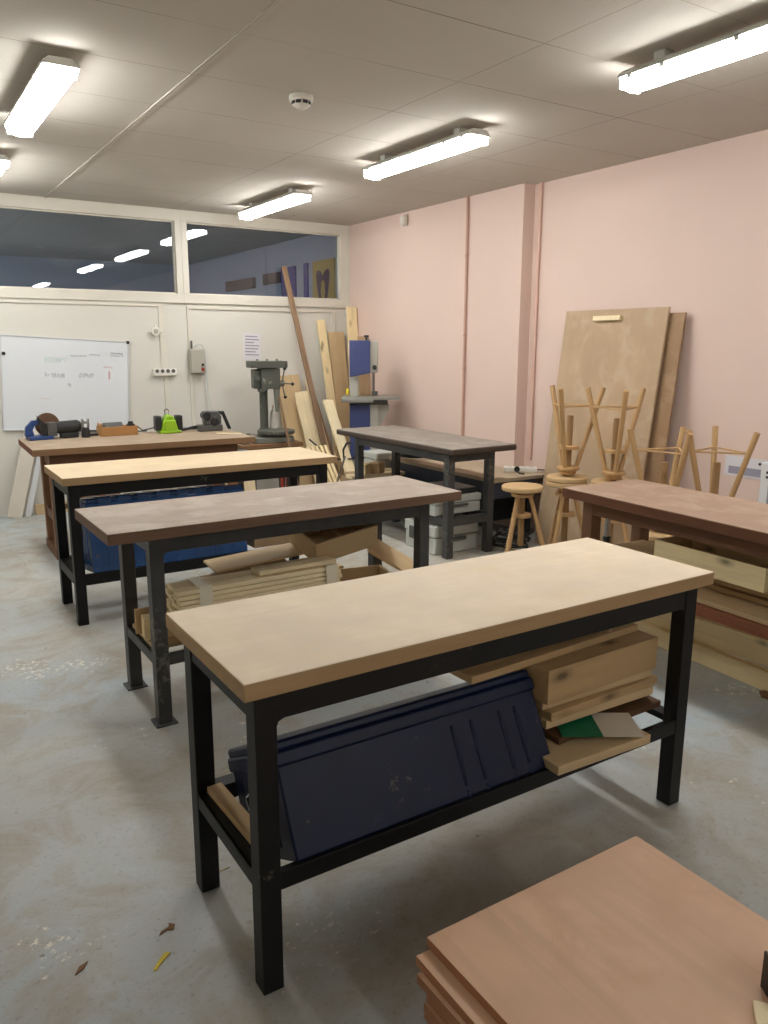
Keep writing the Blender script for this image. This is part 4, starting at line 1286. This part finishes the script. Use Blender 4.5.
b = MB(); b.box(-.15, .15, -.14, .13, .50, .57); b.build('lid', 'plastic_grey', t, bevel=.014)
t = thing('hose_coil', 'coil of black hose on the machine bench behind the steel workbench', 'hose', (4.28, 6.15, .5305))
b = MB()
pts = []
for k in range(90):
    a = k * .3
    pts.append(((.14 + .012 * math.sin(k)) * math.cos(a), (.14 + .012 * math.cos(k * 1.3)) * math.sin(a), .016 + .0009 * k))
b.tube(pts, .013, 8); b.build('hose', 'plastic_black', t, bevel=0)
t = thing('cable_heap', 'heap of black cables on the floor below the machine bench', 'cable', (4.17, 4.62, 0))
b = MB()
pts = []
for k in range(80):
    a = k * .42
    pts.append(((.13 + .05 * math.sin(k * .37)) * math.cos(a), (.13 + .04 * math.sin(k * .61)) * math.sin(a), .014 + .0016 * k + .008 * math.sin(k * 1.9)))
b.tube(pts, .009, 6); b.build('cord', 'plastic_black', t, bevel=0)

# ------------------------------------------------------------------ litter on the floor
def litter(label, loc, rot, pts, mat, name='wood_chip', cat='debris', th=.003):
    b = MB(); b.prism(pts, 0, th); o = b.build(name, mat, bevel=0, loc=loc, rot=rot)
    return tag(o, label, cat)


litter('yellow chip on the grey floor left of the nearest bench leg', (.462, 1.815, .0005), (0, 0, R(40)), [(-.03, -.006), (.0, -.004), (.035, -.008), (.032, .008), (.0, .006), (-.03, .002)], 'yellow_chip')
litter('curled brown leaf on the floor above the yellow chip', (.515, 1.925, .0005), (0, 0, R(10)), [(-.03, -.01), (-.005, -.004), (.01, -.016), (.022, 0), (.012, .016), (.004, .002), (-.02, 0)], 'leaf', 'dry_leaf')
litter('small brown leaf on the open floor left of the yellow chip', (.28, 1.905, .0005), (0, 0, R(30)), [(-.024, -.005), (.0, -.008), (.024, .002), (0, .007)], 'leaf', 'dry_leaf')
litter('crumpled brown leaf on the floor at the right picture edge', (3.325, 1.90, .0005), (0, 0, R(50)), [(-.05, -.02), (0, -.03), (.05, -.01), (.04, .02), (-.01, .025)], 'leaf', 'dry_leaf', th=.012)
litter('dark splinter on the shaded floor in front of the nearest bench', (1.30, 1.42, .0005), (0, 0, R(100)), [(-.016, -.003), (.016, -.004), (.014, .004), (-.01, .004)], 'plastic_black')
litter('white splinter beside the back left leg of the nearest bench', (.735, 2.08, .0005), (0, 0, R(5)), [(-.025, -.002), (.025, -.002), (.02, .002), (-.02, .002)], 'dust')

# ------------------------------------------------------------------ world, camera, view
w = bpy.data.worlds.new('world'); sc.world = w; w.use_nodes = True
w.node_tree.nodes['Background'].inputs[0].default_value = (.5, .6, .8, 1)
w.node_tree.nodes['Background'].inputs[1].default_value = .05

F_, TH, YAW, ROLL = 784.8, R(12.088), R(32.531), R(.1873)
fh = Vector((math.sin(YAW), math.cos(YAW), 0)); up = Vector((0, 0, 1)); R0 = Vector((math.cos(YAW), -math.sin(YAW), 0))
Fv = fh * math.cos(TH) - up * math.sin(TH); U0 = fh * math.sin(TH) + up * math.cos(TH)
Rv = R0 * math.cos(ROLL) + U0 * math.sin(ROLL); Uv = -R0 * math.sin(ROLL) + U0 * math.cos(ROLL)
cd = bpy.data.cameras.new('camera'); cam = bpy.data.objects.new('camera', cd); COL.objects.link(cam)
mw = Matrix((Rv, Uv, -Fv)).transposed().to_4x4(); mw.translation = (0, 0, 1.6)
cam.matrix_world = mw
cd.sensor_fit = 'VERTICAL'; cd.sensor_height = 36.; cd.sensor_width = 27.; cd.lens = F_ * 36 / 1024
cd.clip_start = .05
sc.camera = cam
sc.view_settings.view_transform = 'Standard'
sc.view_settings.look = 'None'
sc.view_settings.exposure = 0.0
sc.view_settings.gamma = 1.0
sc.view_settings.use_curve_mapping = False
sc.cycles.max_bounces = 8
sc.cycles.diffuse_bounces = 5
sc.cycles.use_denoising = True
